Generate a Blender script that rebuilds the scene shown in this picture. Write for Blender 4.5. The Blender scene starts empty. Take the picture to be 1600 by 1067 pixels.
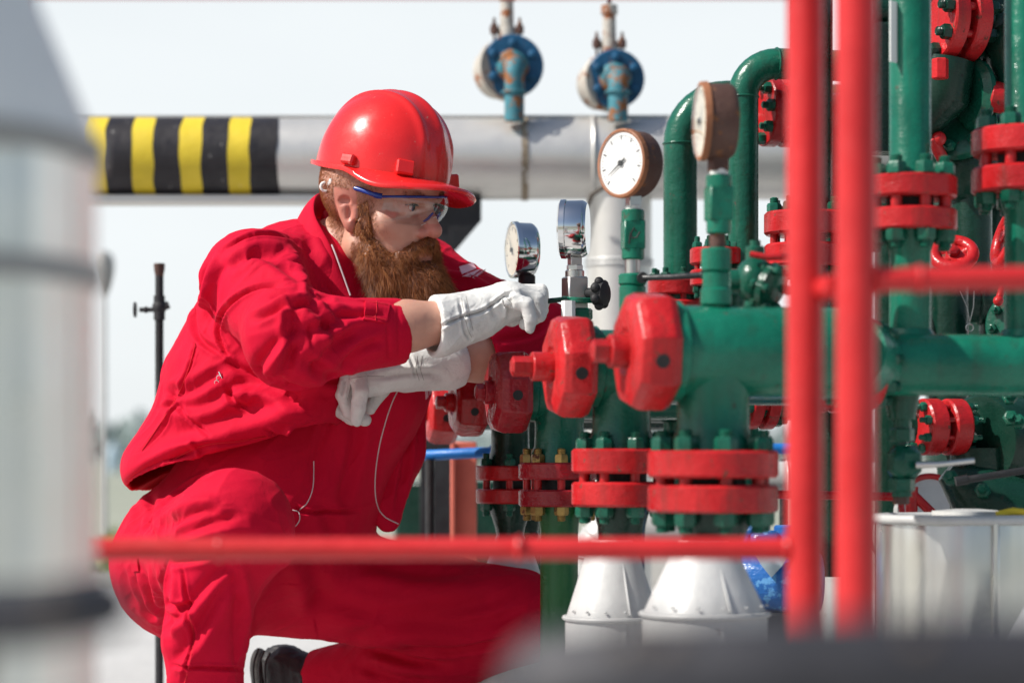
import bpy, math, random
import numpy as np
from mathutils import Vector, Matrix

# ------------------------------------------------------------------ camera, sky, sun, exposure
SC = bpy.context.scene
COL = SC.collection
R = math.radians
CAMZ = 0.55
LENS, SENS = 85.0, 36.0
KPX = SENS / LENS / 1600.0          # metres per photo pixel per metre of distance
HORIZ = 720.0

cam_d = bpy.data.cameras.new('camera')
cam = bpy.data.objects.new('camera', cam_d); COL.objects.link(cam)
cam.location = (0, 0, CAMZ); cam.rotation_euler = (R(90), 0, 0)
cam_d.lens = LENS; cam_d.sensor_width = SENS
cam_d.shift_y = (HORIZ - 533.5) / 1600.0
cam_d.clip_start = 0.05; cam_d.clip_end = 3000
cam_d.dof.use_dof = True; cam_d.dof.focus_distance = 4.17; cam_d.dof.aperture_fstop = 2.8
SC.camera = cam

SUN_EL, SUN_AZ = 45.0, 19.0          # azimuth: degrees the sun stands behind the camera, from the left
sd = Vector((-math.cos(R(SUN_AZ)) * math.cos(R(SUN_EL)), -math.sin(R(SUN_AZ)) * math.cos(R(SUN_EL)), math.sin(R(SUN_EL))))
sun_d = bpy.data.lights.new('sun', 'SUN'); sun = bpy.data.objects.new('sun', sun_d); COL.objects.link(sun)
sun_d.energy = 4.9; sun_d.angle = R(0.6); sun_d.color = (1.0, 0.955, 0.89)
sun.rotation_euler = sd.to_track_quat('Z', 'Y').to_euler(); sun.location = (-3, -2, 6)

W = bpy.data.worlds.new('World'); SC.world = W; W.use_nodes = True
wn, wl = W.node_tree.nodes, W.node_tree.links
wn.clear()
w_out = wn.new('ShaderNodeOutputWorld'); w_bg = wn.new('ShaderNodeBackground')
w_sky = wn.new('ShaderNodeTexSky'); w_sky.sky_type = 'NISHITA'; w_sky.sun_disc = False
w_sky.sun_elevation = R(SUN_EL); w_sky.sun_rotation = math.atan2(sd.x, sd.y)
w_sky.air_density = 1.0; w_sky.dust_density = 2.0; w_sky.ozone_density = 1.0
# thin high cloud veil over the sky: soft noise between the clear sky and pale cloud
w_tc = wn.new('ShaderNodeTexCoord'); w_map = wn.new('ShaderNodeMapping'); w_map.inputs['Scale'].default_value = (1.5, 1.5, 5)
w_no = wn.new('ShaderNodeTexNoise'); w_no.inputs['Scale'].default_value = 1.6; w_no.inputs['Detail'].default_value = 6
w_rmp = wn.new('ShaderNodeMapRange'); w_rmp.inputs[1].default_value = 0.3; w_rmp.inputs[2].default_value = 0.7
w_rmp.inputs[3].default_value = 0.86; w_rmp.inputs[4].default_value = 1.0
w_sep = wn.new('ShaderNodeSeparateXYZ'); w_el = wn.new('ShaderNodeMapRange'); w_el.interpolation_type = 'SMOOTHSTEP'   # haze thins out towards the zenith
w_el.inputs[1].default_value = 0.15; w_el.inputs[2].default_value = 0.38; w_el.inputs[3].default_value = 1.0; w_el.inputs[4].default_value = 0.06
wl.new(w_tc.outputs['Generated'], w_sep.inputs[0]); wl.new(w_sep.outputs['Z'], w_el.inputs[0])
w_az = wn.new('ShaderNodeMapRange'); w_az.interpolation_type = 'SMOOTHSTEP'                # veil kept to the view side, shaped to cut fill light from behind
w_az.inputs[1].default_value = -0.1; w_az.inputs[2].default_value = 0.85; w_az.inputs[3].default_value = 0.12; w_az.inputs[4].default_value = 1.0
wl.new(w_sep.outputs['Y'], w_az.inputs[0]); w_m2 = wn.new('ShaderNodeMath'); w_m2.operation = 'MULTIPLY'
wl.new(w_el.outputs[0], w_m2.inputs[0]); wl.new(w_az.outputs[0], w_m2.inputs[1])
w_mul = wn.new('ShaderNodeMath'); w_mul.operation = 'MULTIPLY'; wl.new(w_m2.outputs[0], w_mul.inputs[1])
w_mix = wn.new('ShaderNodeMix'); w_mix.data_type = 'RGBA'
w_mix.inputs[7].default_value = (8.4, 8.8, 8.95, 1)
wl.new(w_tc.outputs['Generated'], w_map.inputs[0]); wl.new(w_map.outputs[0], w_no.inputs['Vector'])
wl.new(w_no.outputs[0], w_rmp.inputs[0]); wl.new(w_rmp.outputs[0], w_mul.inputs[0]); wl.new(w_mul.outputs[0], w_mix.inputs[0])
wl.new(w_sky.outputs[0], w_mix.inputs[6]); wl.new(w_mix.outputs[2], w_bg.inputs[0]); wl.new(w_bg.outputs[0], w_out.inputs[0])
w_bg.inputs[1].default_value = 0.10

SC.view_settings.view_transform = 'Standard'; SC.view_settings.look = 'None'
SC.view_settings.exposure = 0.17; SC.view_settings.gamma = 1.0
SC.render.engine = 'CYCLES'
SC.cycles.use_denoising = True
SC.cycles.max_bounces = 8; SC.cycles.transparent_max_bounces = 12
SC.cycles.sample_clamp_indirect = 6.0

# ------------------------------------------------------------------ helpers
def at(px, py, Y):
    """photo pixel + distance -> point in the place"""
    return np.array([(px - 800.0) * KPX * Y, Y, CAMZ + (HORIZ - py) * KPX * Y])
def pxm(n, Y): return n * KPX * Y
def nrm(v): v = np.asarray(v, float); return v / (np.linalg.norm(v) + 1e-12)
def basis(axis):
    a = nrm(axis); h = np.array([0, 0, 1.0]) if abs(a[2]) < 0.9 else np.array([0, 1.0, 0])
    u = nrm(np.cross(h, a)); v = np.cross(a, u)
    return a, u, v
RNG = np.random.RandomState(7)

class MB:
    """collects shapes and links them as ONE mesh object"""
    def __init__(s): s.v = []; s.f = []; s.m = []; s.n = 0
    def add(s, V, F, m=0):
        V = np.asarray(V, float).reshape(-1, 3); s.v.append(V)
        s.f += [tuple(int(i) + s.n for i in q) for q in F]; s.m += [m] * len(F); s.n += len(V); return s
    def lathe(s, prof, o, axis, n=40, m=0, cap=True, ph=0.0):
        a, u, v = basis(axis); o = np.asarray(o, float); V = []; F = []
        th = np.arange(n) * 2 * math.pi / n + ph
        ring = np.cos(th)[:, None] * u + np.sin(th)[:, None] * v
        for (t, r) in prof: V.append(o + a * t + ring * r)
        V = np.concatenate(V)
        for k in range(len(prof) - 1):
            for i in range(n):
                j = (i + 1) % n; F.append((k*n+i, k*n+j, (k+1)*n+j, (k+1)*n+i))
        if cap:
            F.append(tuple(range(n-1, -1, -1))); L = (len(prof)-1)*n; F.append(tuple(range(L, L+n)))
        return s.add(V, F, m)
    def cyl(s, p0, p1, r0, r1=None, n=24, m=0, ch=0.0, ph=0.0):
        p0 = np.asarray(p0, float); p1 = np.asarray(p1, float); r1 = r0 if r1 is None else r1
        L = np.linalg.norm(p1 - p0); c = min(ch, L*.45)
        prof = [(0, r0), (L, r1)] if c <= 0 else [(0, r0-c), (c, r0), (L-c, r1), (L, r1-c)]
        return s.lathe(prof, p0, p1 - p0, n, m, True, ph)
    def tube(s, P, r, n=16, m=0, cap=True):
        P = [np.asarray(p, float) for p in P]; k = len(P); rr = [r]*k if np.isscalar(r) else list(r)
        T = [nrm(P[min(i+1, k-1)] - P[max(i-1, 0)]) for i in range(k)]
        _, u, _ = basis(T[0]); V = []; F = []; th = np.arange(n) * 2*math.pi/n
        for i in range(k):
            u = nrm(u - T[i]*np.dot(u, T[i])); w = np.cross(T[i], u)
            V.append(P[i] + rr[i]*(np.cos(th)[:, None]*u + np.sin(th)[:, None]*w))
        V = np.concatenate(V)
        for q in range(k-1):
            for i in range(n):
                j = (i+1) % n; F.append((q*n+i, q*n+j, (q+1)*n+j, (q+1)*n+i))
        if cap: F.append(tuple(range(n-1, -1, -1))); F.append(tuple(range((k-1)*n, k*n)))
        return s.add(V, F, m)
    def box(s, c, size, rot=None, m=0, ch=0.0):
        c = np.asarray(c, float); h = np.asarray(size, float)/2
        M = np.eye(3) if rot is None else np.asarray(rot, float)
        if ch <= 0:
            V = np.array([[x, y, z] for x in (-1, 1) for y in (-1, 1) for z in (-1, 1)], float)*h
            F = [(0, 1, 3, 2), (4, 6, 7, 5), (0, 4, 5, 1), (2, 3, 7, 6), (0, 2, 6, 4), (1, 5, 7, 3)]
            return s.add(V @ M.T + c, F, m)
        V = []; idx = {}
        for sx in (-1, 1):
            for sy in (-1, 1):
                for sz in (-1, 1):
                    for ax in range(3):
                        p = h - ch; p = p.copy(); p[ax] = h[ax]; idx[(sx, sy, sz, ax)] = len(V); V.append(p*[sx, sy, sz])
        F = []
        for ax in range(3):
            b, d = [i for i in range(3) if i != ax]
            for sg in (-1, 1):
                q = []
                for (p, r) in ((-1, -1), (1, -1), (1, 1), (-1, 1)):
                    k = [0, 0, 0]; k[ax] = sg; k[b] = p; k[d] = r; q.append(idx[(*k, ax)])
                F.append(tuple(q))
        for ax in range(3):
            b, d = [i for i in range(3) if i != ax]
            for p in (-1, 1):
                for r in (-1, 1):
                    k0 = [0, 0, 0]; k1 = [0, 0, 0]; k0[ax] = -1; k1[ax] = 1
                    for k in (k0, k1): k[b] = p; k[d] = r
                    F.append((idx[(*k0, b)], idx[(*k1, b)], idx[(*k1, d)], idx[(*k0, d)]))
        for sx in (-1, 1):
            for sy in (-1, 1):
                for sz in (-1, 1): F.append(tuple(idx[(sx, sy, sz, a)] for a in range(3)))
        s.add(np.array(V) @ M.T + c, F, m); s.fix = True; return s
    def ball(s, c, rad, rot=None, m=0, nu=24, nv=14):
        rad = np.ones(3)*rad if np.isscalar(rad) else np.asarray(rad, float)
        M = np.eye(3) if rot is None else np.asarray(rot, float); V = [(0, 0, -1.0)]; F = []
        for j in range(1, nv):
            p = -math.pi/2 + math.pi*j/nv
            for i in range(nu):
                t = 2*math.pi*i/nu; V.append((math.cos(p)*math.cos(t), math.cos(p)*math.sin(t), math.sin(p)))
        V.append((0, 0, 1.0)); T = len(V)-1
        for i in range(nu):
            F.append((0, 1+(i+1) % nu, 1+i)); F.append((T, T-nu+i, T-nu+(i+1) % nu))
        for j in range(nv-2):
            for i in range(nu):
                a = 1+j*nu; F.append((a+i, a+(i+1) % nu, a+nu+(i+1) % nu, a+nu+i))
        return s.add((np.array(V)*rad) @ M.T + np.asarray(c, float), F, m)
    def torus(s, c, axis, R0, r, n=40, k=12, m=0):
        a, u, v = basis(axis); c = np.asarray(c, float)
        P = [c + R0*(math.cos(t)*u + math.sin(t)*v) for t in np.arange(n)*2*math.pi/n]
        V = []; F = []
        for i, p in enumerate(P):
            d = nrm(p - c)
            for q in range(k):
                t = 2*math.pi*q/k; V.append(p + r*(math.cos(t)*d + math.sin(t)*a))
        for i in range(n):
            for q in range(k):
                F.append((i*k+q, ((i+1) % n)*k+q, ((i+1) % n)*k+(q+1) % k, i*k+(q+1) % k))
        return s.add(V, F, m)
    def mesh(s, name, mats, loc=(0, 0, 0), sharp=38):
        me = bpy.data.meshes.new(name)
        V = np.concatenate(s.v) - np.asarray(loc, float)
        me.from_pydata(V.tolist(), [], s.f)
        mats = mats if isinstance(mats, (list, tuple)) else [mats]
        for mt in mats: me.materials.append(mt)
        me.polygons.foreach_set('material_index', s.m)
        fix_normals(me)
        me.polygons.foreach_set('use_smooth', [True]*len(me.polygons))
        me.set_sharp_from_angle(angle=R(sharp)); me.update()
        return me
    def build(s, name, mats, parent=None, sharp=38, label=None, loc=None):
        base = np.zeros(3)
        if parent is not None: base = world_loc(parent)
        elif loc is not None: base = np.asarray(loc, float)
        o = bpy.data.objects.new(name, s.mesh(name, mats, base, sharp)); COL.objects.link(o)
        if parent is not None: o.parent = parent
        else: o.location = base
        if label: o['label'] = label
        return o

def fix_normals(me):
    import bmesh
    bm = bmesh.new(); bm.from_mesh(me); bmesh.ops.recalc_face_normals(bm, faces=bm.faces); bm.to_mesh(me); bm.free()

def world_loc(o):
    p = np.zeros(3)
    while o is not None: p += np.array(o.location); o = o.parent
    return p
def tag(o, label, cat, group=None):
    o['label'] = label; o['category'] = cat
    if group: o['group'] = group
    return o
def struct(o, kind='structure'): o['kind'] = kind; return o
def thing(name, label, cat, loc, group=None):
    o = bpy.data.objects.new(name, None); COL.objects.link(o); o.location = [float(c) for c in loc]
    o.empty_display_size = 0.05
    return tag(o, label, cat, group)
def arc(c, p0dir, p1dir, r, n=10):
    """quarter bend centre c, from c+r*p0dir to c+r*p1dir"""
    c = np.asarray(c, float); a = nrm(p0dir); b = nrm(p1dir)
    return [c + r*(a*math.cos(t) + b*math.sin(t)) for t in np.linspace(0, math.pi/2, n)]

# ------------------------------------------------------------------ materials
def mat(name):
    m = bpy.data.materials.new(name); m.use_nodes = True; nt = m.node_tree
    return m, nt, nt.nodes['Principled BSDF']
def node(nt, t, **kw):
    n = nt.nodes.new(t)
    for k, v in kw.items(): setattr(n, k, v)
    return n
def noise(nt, vec, scale, detail=4, rough=0.55, dist=0.0):
    n = node(nt, 'ShaderNodeTexNoise'); n.inputs['Scale'].default_value = scale; n.inputs['Detail'].default_value = detail
    n.inputs['Roughness'].default_value = rough; n.inputs['Distortion'].default_value = dist
    nt.links.new(vec, n.inputs['Vector']); return n.outputs[0]
def ramp(nt, fac, lo, hi, a=0.0, b=1.0):
    n = node(nt, 'ShaderNodeMapRange'); n.inputs[1].default_value = lo; n.inputs[2].default_value = hi
    n.inputs[3].default_value = a; n.inputs[4].default_value = b; nt.links.new(fac, n.inputs[0]); return n.outputs[0]
def mixc(nt, fac, a, b):
    n = node(nt, 'ShaderNodeMix', data_type='RGBA')
    for i, x in ((6, a), (7, b)):
        if hasattr(x, 'links'): nt.links.new(x, n.inputs[i])
        else: n.inputs[i].default_value = (*x[:3], 1)
    if hasattr(fac, 'links'): nt.links.new(fac, n.inputs[0])
    else: n.inputs[0].default_value = fac
    return n.outputs[2]
def coords(nt, stretch=(1, 1, 1)):
    tc = node(nt, 'ShaderNodeTexCoord'); oi = node(nt, 'ShaderNodeObjectInfo')
    mp = node(nt, 'ShaderNodeMapping'); mp.inputs['Scale'].default_value = stretch
    nt.links.new(tc.outputs['Object'], mp.inputs['Vector'])
    sc = node(nt, 'ShaderNodeMath', operation='MULTIPLY'); sc.inputs[1].default_value = 13.0
    nt.links.new(oi.outputs['Random'], sc.inputs[0])
    cb = node(nt, 'ShaderNodeCombineXYZ')
    for i in range(3): nt.links.new(sc.outputs[0], cb.inputs[i])
    nt.links.new(cb.outputs[0], mp.inputs['Location'])
    return mp.outputs[0]
def bump(nt, h, strength, dist, bs, prev=None):
    b = node(nt, 'ShaderNodeBump'); b.inputs['Strength'].default_value = strength; b.inputs['Distance'].default_value = dist
    nt.links.new(h, b.inputs['Height'])
    if prev is not None: nt.links.new(prev, b.inputs['Normal'])
    nt.links.new(b.outputs[0], bs.inputs['Normal']); return b.outputs[0]

def paint(name, c, rough=0.35, chip=None, chip_amt=0.0, var=0.25, bumpy=0.25, scale=1.0, metal=0.0, grime=0.0, coat=0.0):
    """brushed-on gloss paint: tone drift, brush ripple, drips of dirt, chips that show what is under it"""
    m, nt, b = mat(name); v = coords(nt)
    n1 = noise(nt, v, 9*scale, 5); c2 = tuple(x*(1-var) for x in c); c3 = tuple(min(1, x*(1+var*.6)+.004) for x in c)
    col = mixc(nt, ramp(nt, n1, .3, .7), c2, c3)
    if grime > 0:
        vs = coords(nt, (22, 22, 3)); ng = noise(nt, vs, 2.2, 5)
        col = mixc(nt, ramp(nt, ng, .52, .75, 0, grime), col, (.035, .03, .022))
    rf = ramp(nt, noise(nt, v, 34*scale, 3), .3, .7, rough*.75, min(1, rough*1.35))
    if chip_amt > 0:
        nc = noise(nt, v, 46*scale, 6, .68); mask = ramp(nt, nc, .70-chip_amt, .73-chip_amt)
        col = mixc(nt, mask, col, chip)
        mm = node(nt, 'ShaderNodeMix'); nt.links.new(mask, mm.inputs[0]); nt.links.new(rf, mm.inputs[2]); mm.inputs[3].default_value = .8
        rf = mm.outputs[0]
    nt.links.new(col, b.inputs['Base Color']); nt.links.new(rf, b.inputs['Roughness'])
    b.inputs['Metallic'].default_value = metal; b.inputs['Specular IOR Level'].default_value = .36
    if coat: b.inputs['Coat Weight'].default_value = coat; b.inputs['Coat Roughness'].default_value = .12
    h1 = noise(nt, v, 60*scale, 3); h2 = noise(nt, coords(nt, (1, 1, 5)), 90*scale, 2)
    p = bump(nt, h1, bumpy, .004, b); bump(nt, h2, bumpy*.5, .002, b, p)
    return m
def metal(name, c, rough=.3, var=.2, aniso=0, bumpy=.1, scale=1.0, metallic=1.0, dirt=0.0, dirtc=(.12, .09, .06), wave=0.0):
    m, nt, b = mat(name); v = coords(nt)
    col = mixc(nt, ramp(nt, noise(nt, v, 7*scale, 5), .3, .7), tuple(x*(1-var) for x in c), c)
    if dirt:
        nd = noise(nt, coords(nt, (6, 6, 1.2)), 3*scale, 6, .65)
        col = mixc(nt, ramp(nt, nd, .5, .72, 0, dirt), col, dirtc)
    nt.links.new(col, b.inputs['Base Color']); b.inputs['Metallic'].default_value = metallic
    nt.links.new(ramp(nt, noise(nt, v, 25*scale, 4), .3, .7, rough*.9, min(1, rough*1.12)), b.inputs['Roughness'])
    p = bump(nt, noise(nt, v, 40*scale, 4), bumpy, .003, b)
    if wave: bump(nt, noise(nt, v, 5, 2), wave, .03, b, p)
    return m

M = {}
RUST = (.16, .055, .022)
M['red'] = paint('red_gloss_paint', (.46, .012, .015), .28, (.14, .045, .03), .07, .30, .55, grime=.42)
M['red_dark'] = paint('dark_red_gloss_paint', (.26, .008, .014), .22, (.06, .01, .01), .04, .3, .8, grime=.25)
M['red_rail'] = paint('red_rail_paint', (.56, .022, .024), .36, RUST, .02, .16, .2)
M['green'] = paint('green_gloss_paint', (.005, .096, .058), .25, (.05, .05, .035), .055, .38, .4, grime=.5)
M['green_lit'] = paint('sunlit_green_paint', (.006, .155, .094), .24, (.05, .06, .04), .05, .36, .38, grime=.4)  # brighter copy of the green paint, sunlight put into the colour
M['green_deep'] = paint('dark_shaded_green_paint', (.003, .032, .020), .26, (.02, .025, .02), .03, .35, .35)  # darker copy of the green, shade of the rear pipework put into the colour
M['green_leaf'] = paint('leaf_green_paint', (.012, .095, .026), .33, (.03, .05, .03), .02, .2, .35)
M['brass'] = paint('worn_brass_nut', (.33, .22, .07), .38, (.12, .05, .03), .1, .35, .3, metal=.7)
M['blue'] = paint('blue_valve_paint', (.014, .105, .22), .45, RUST, .09, .3, .4)
M['blue_rust'] = paint('rusting_turquoise_paint', (.05, .21, .26), .55, (.27, .105, .035), .20, .35, .6, scale=.55)
M['cream_rust'] = paint('rusting_cream_paint', (.46, .43, .38), .6, (.28, .10, .04), .15, .25, .6, scale=.6)
M['rust'] = paint('brown_rusted_steel', (.085, .042, .032), .6, (.20, .08, .03), .12, .35, .5)
M['rust_rim'] = paint('rusted_rim', (.30, .12, .055), .6, (.12, .05, .03), .12, .35, .5)
M['black'] = paint('black_painted_steel', (.018, .019, .021), .4, (.08, .05, .03), .03, .3, .3)
M['soot'] = paint('matt_black_iron', (.022, .022, .024), .6, (.10, .07, .05), .06, .3, .5)
M['charcoal'] = paint('charcoal_pipe_coating', (.040, .040, .047), .45, (.12, .12, .12), .02, .3, .2)
M['alu'] = metal('dull_aluminium_cladding', (.66, .65, .62), .42, .05, bumpy=.04, metallic=.55, dirt=.05, wave=.03)
M['alu_tank'] = metal('brushed_aluminium_jacket', (.70, .70, .66), .30, .10, bumpy=.05, metallic=.85, wave=.22)
M['alu_vessel'] = metal('weathered_aluminium_jacket', (.84, .84, .79), .30, .08, bumpy=.04, metallic=.75, wave=.20)
M['cone_cap'] = paint('pale_cone_cladding', (.80, .81, .785), .42, var=.06, bumpy=.1)
M['band'] = paint('dull_grey_band', (.33, .33, .315), .5, var=.1, bumpy=.1)
M['alu_white'] = paint('white_painted_cladding', (.53, .535, .525), .46, (.25, .22, .18), .03, .08, .2, metal=.08, grime=.10)
M['seam'] = paint('dark_seam_sealant', (.09, .07, .055), .7, (.03, .02, .02), .1, .4, .4)
M['stain'] = paint('rusty_stained_seam', (.26, .21, .15), .65, (.5, .47, .43), .13, .4, .4)
M['yellow'] = paint('yellow_band_paint', (.70, .53, .035), .5, (.55, .52, .45), .02, .14, .3)
M['blackband'] = paint('black_band_paint', (.022, .020, .024), .5, (.45, .44, .42), .035, .3, .3)
M['chrome'] = metal('polished_steel', (.74, .75, .75), .10, .06, bumpy=.02)
M['steel'] = metal('brushed_steel', (.60, .60, .58), .30, .12, bumpy=.1)
M['bluepipe'] = paint('bright_blue_paint', (.012, .17, .55), .4, (.05, .08, .12), .03, .2, .3)
M['salmon'] = paint('salmon_primer', (.62, .15, .10), .55, (.4, .1, .07), .03, .15, .2)
M['dial'] = paint('white_dial', (.80, .80, .78), .5, (.6, .6, .55), .01, .04, .05)
M['dial_old'] = paint('yellowed_dial', (.66, .62, .50), .5, (.5, .45, .35), .02, .08, .05)
M['ink'] = paint('black_ink', (.02, .02, .02), .6)
M['tape'] = paint('white_thread_tape', (.75, .75, .72), .7)
M['bluewrap'] = paint('blue_plastic_wrap', (.02, .13, .42), .3, (.1, .3, .6), .12, .3, .9, scale=.5)

def glass(name, tint=(1, 1, 1), rough=.02, alpha=.15):
    m, nt, b = mat(name); nt.nodes.remove(b)                # clear sheet: see-through, with a mirror sheen that grows at grazing angles
    tr = node(nt, 'ShaderNodeBsdfTransparent'); gl = node(nt, 'ShaderNodeBsdfGlossy'); lw = node(nt, 'ShaderNodeLayerWeight'); mx = node(nt, 'ShaderNodeMixShader')
    tr.inputs[0].default_value = (*tint, 1); gl.inputs['Roughness'].default_value = rough; lw.inputs[0].default_value = .25; pw = node(nt, 'ShaderNodeMath', operation='POWER'); pw.inputs[1].default_value = 2.5; fa = node(nt, 'ShaderNodeMapRange'); fa.inputs[3].default_value = .05; fa.inputs[4].default_value = .7; nt.links.new(lw.outputs['Facing'], pw.inputs[0]); nt.links.new(pw.outputs[0], fa.inputs[0])
    nt.links.new(fa.outputs[0], mx.inputs[0]); nt.links.new(tr.outputs[0], mx.inputs[1]); nt.links.new(gl.outputs[0], mx.inputs[2])
    nt.links.new(mx.outputs[0], nt.nodes['Material Output'].inputs[0]); return m
M['glass'] = glass('gauge_glass')
# ------------------------------------------------------------------ ground, far setting
def ground_mat(name, a, b_, scale, rough=.9, crack=True):
    m, nt, b = mat(name); v = coords(nt)
    col = mixc(nt, ramp(nt, noise(nt, v, scale, 8, .65), .3, .7), a, b_)
    col = mixc(nt, ramp(nt, noise(nt, v, scale*14, 4), .62, .75, 0, .5), col, tuple(x*.55 for x in a))
    nt.links.new(col, b.inputs['Base Color']); b.inputs['Roughness'].default_value = rough
    bump(nt, noise(nt, v, scale*30, 5), .4, .01, b); return m
M['concrete'] = ground_mat('pale_concrete', (.44, .435, .42), (.54, .535, .52), 1.3)
M['gravel'] = ground_mat('gravel_ground', (.26, .25, .22), (.42, .40, .36), 1.1)
M['turf'] = ground_mat('dry_grass', (.24, .26, .20), (.34, .35, .28), .6)
m_ = MB(); m_.add([(-1500, -60, -.02), (1500, -60, -.02), (1500, 2500, -.02), (-1500, 2500, -.02)], [(0, 1, 2, 3)])
struct(m_.build('ground', M['turf']))
m_ = MB()
for (x0, x1, y0, y1) in ((-6, 6, -2.5, 5.2), (-6, 6, 5.212, 7.6), (-6, 6, 7.612, 10.2)):
    m_.box(((x0+x1)/2, (y0+y1)/2, -.06), (x1-x0, y1-y0, .12), ch=.006)
struct(m_.build('concrete_paving', M['concrete']))
m_ = MB(); m_.add([(-40, 10.25, -.012), (40, 10.25, -.012), (40, 15.5, -.012), (-40, 15.5, -.012)], [(0, 1, 2, 3)])
struct(m_.build('gravel_strip', M['gravel']))

def leaf_mat(name, c1, c2):
    m, nt, b = mat(name); v = coords(nt)
    nt.links.new(mixc(nt, ramp(nt, noise(nt, v, 1.2, 4), .35, .65), c1, c2), b.inputs['Base Color'])
    b.inputs['Roughness'].default_value = .7; return m
M['leaf_far'] = leaf_mat('far_foliage', (.20, .27, .27), (.28, .34, .32))  # distance haze put into the leaf colour, paler and bluer
M['weed'] = leaf_mat('weed_leaf', (.22, .26, .09), (.34, .37, .15))
rg = np.random.RandomState(3); m_ = MB()
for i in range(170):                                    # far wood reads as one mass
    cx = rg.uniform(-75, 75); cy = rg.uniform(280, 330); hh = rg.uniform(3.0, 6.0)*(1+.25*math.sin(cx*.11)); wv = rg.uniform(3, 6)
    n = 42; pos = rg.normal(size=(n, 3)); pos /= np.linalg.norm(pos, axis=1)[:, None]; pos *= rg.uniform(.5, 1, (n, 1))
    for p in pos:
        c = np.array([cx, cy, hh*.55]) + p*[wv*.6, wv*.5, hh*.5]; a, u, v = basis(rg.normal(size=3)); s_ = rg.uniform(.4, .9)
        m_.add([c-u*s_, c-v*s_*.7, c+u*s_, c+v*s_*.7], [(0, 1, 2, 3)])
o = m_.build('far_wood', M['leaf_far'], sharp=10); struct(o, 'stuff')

# weeds at the edge of the paving
rg = np.random.RandomState(5)
for (px, Y, lab) in ((166, 12.2, 'bright yellow green weed clump at the far left edge of the paving'), (190, 14.0, 'low yellow green weed clump behind the kneeling worker\'s back')):
    m_ = MB(); c0 = at(px, 720, Y); c0[2] = -.01
    for k in range(70):
        d = rg.normal(size=2)*.10; h = rg.uniform(.06, .20); b0 = c0 + [d[0], d[1], 0]; w = rg.uniform(.008, .02); le = rg.normal(size=2)*.08
        m_.add([b0+[-w, 0, 0], b0+[w, 0, 0], b0+[le[0]*.5+w, le[1]*.5, h*.6], b0+[le[0], le[1], h], b0+[le[0]*.5-w, le[1]*.5, h*.6]], [(0, 1, 2, 3, 4)])
    tag(m_.build('weed', M['weed'], loc=c0), lab, 'plant', 'weeds beyond the paving')

# pale far tower and a slender lamp post, far left
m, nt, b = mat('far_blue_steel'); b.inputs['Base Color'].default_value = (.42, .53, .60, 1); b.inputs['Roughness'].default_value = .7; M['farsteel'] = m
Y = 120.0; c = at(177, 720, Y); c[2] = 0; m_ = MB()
t = thing('storage_tower', 'pale blue tower far away beside the lamp post', 'tower', c)
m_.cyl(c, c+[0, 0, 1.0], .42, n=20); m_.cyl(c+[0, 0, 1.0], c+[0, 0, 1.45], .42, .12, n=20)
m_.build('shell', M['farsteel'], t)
m_ = MB()
for k in range(5): m_.torus(c+[0, 0, .2+.2*k], (0, 0, 1), .43, .02, 20, 6)
m_.build('hoop', M['farsteel'], t)
Y = 14.0; c = at(162, 720, Y); c[2] = 0
t = thing('lamp_post', 'thin pale lamp post with drop shaped dark head at far left', 'lamp post', c)
m_ = MB(); top = at(162, 455, Y); m_.cyl(c, top, .020, .013, 12); m_.cyl(c, c+[0, 0, .05], .06, n=16, ch=.01); m_.build('pole', M['alu_white'], t)
m_ = MB(); hd = at(162, 462, Y); m_.lathe([(0, .012), (.04, .03), (.12, .055), (.19, .062), (.24, .045), (.26, .01)], hd, (0, 0, 1), 18); m_.build('lamp_head', M['band'], t)

# ------------------------------------------------------------------ pipework builders
_bolt = {}
def bolt_mesh(L, rs, rn, hn, ext, m_stud, m_nut):
    key = (round(L, 4), round(rs, 4), round(rn, 4), m_stud.name, m_nut.name)
    if key not in _bolt:
        b = MB(); z = np.array([0, 0, 1.0]); o = np.zeros(3)
        b.cyl(-z*(L/2+.001), z*(L/2+.001), rs, n=10, m=0)
        for sg in (-1, 1): b.cyl(z*sg*L/2, z*sg*(L/2+hn+ext), rs, n=10, m=1, ch=rs*.25)
        for sg in (-1, 1):
            b.lathe([(0, rn*.99), (hn*.72, rn), (hn*.95, rn*.86), (hn, rn*.70)], z*sg*(L/2+.0004), z*sg, 6, 1, ph=.3)
            for q in range(3): b.torus(z*sg*(L/2+hn+ext*(.3+.25*q)), z, rs*1.0, rs*.10, 10, 4, 1)
        _bolt[key] = b.mesh('bolt', [m_stud, m_nut])
    return _bolt[key]
def rot_to(axis, spin=0.0):
    q = Vector([float(x) for x in axis]).to_track_quat('Z', 'Y')
    return (q.to_matrix().to_4x4() @ Matrix.Rotation(spin, 4, 'Z'))
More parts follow.
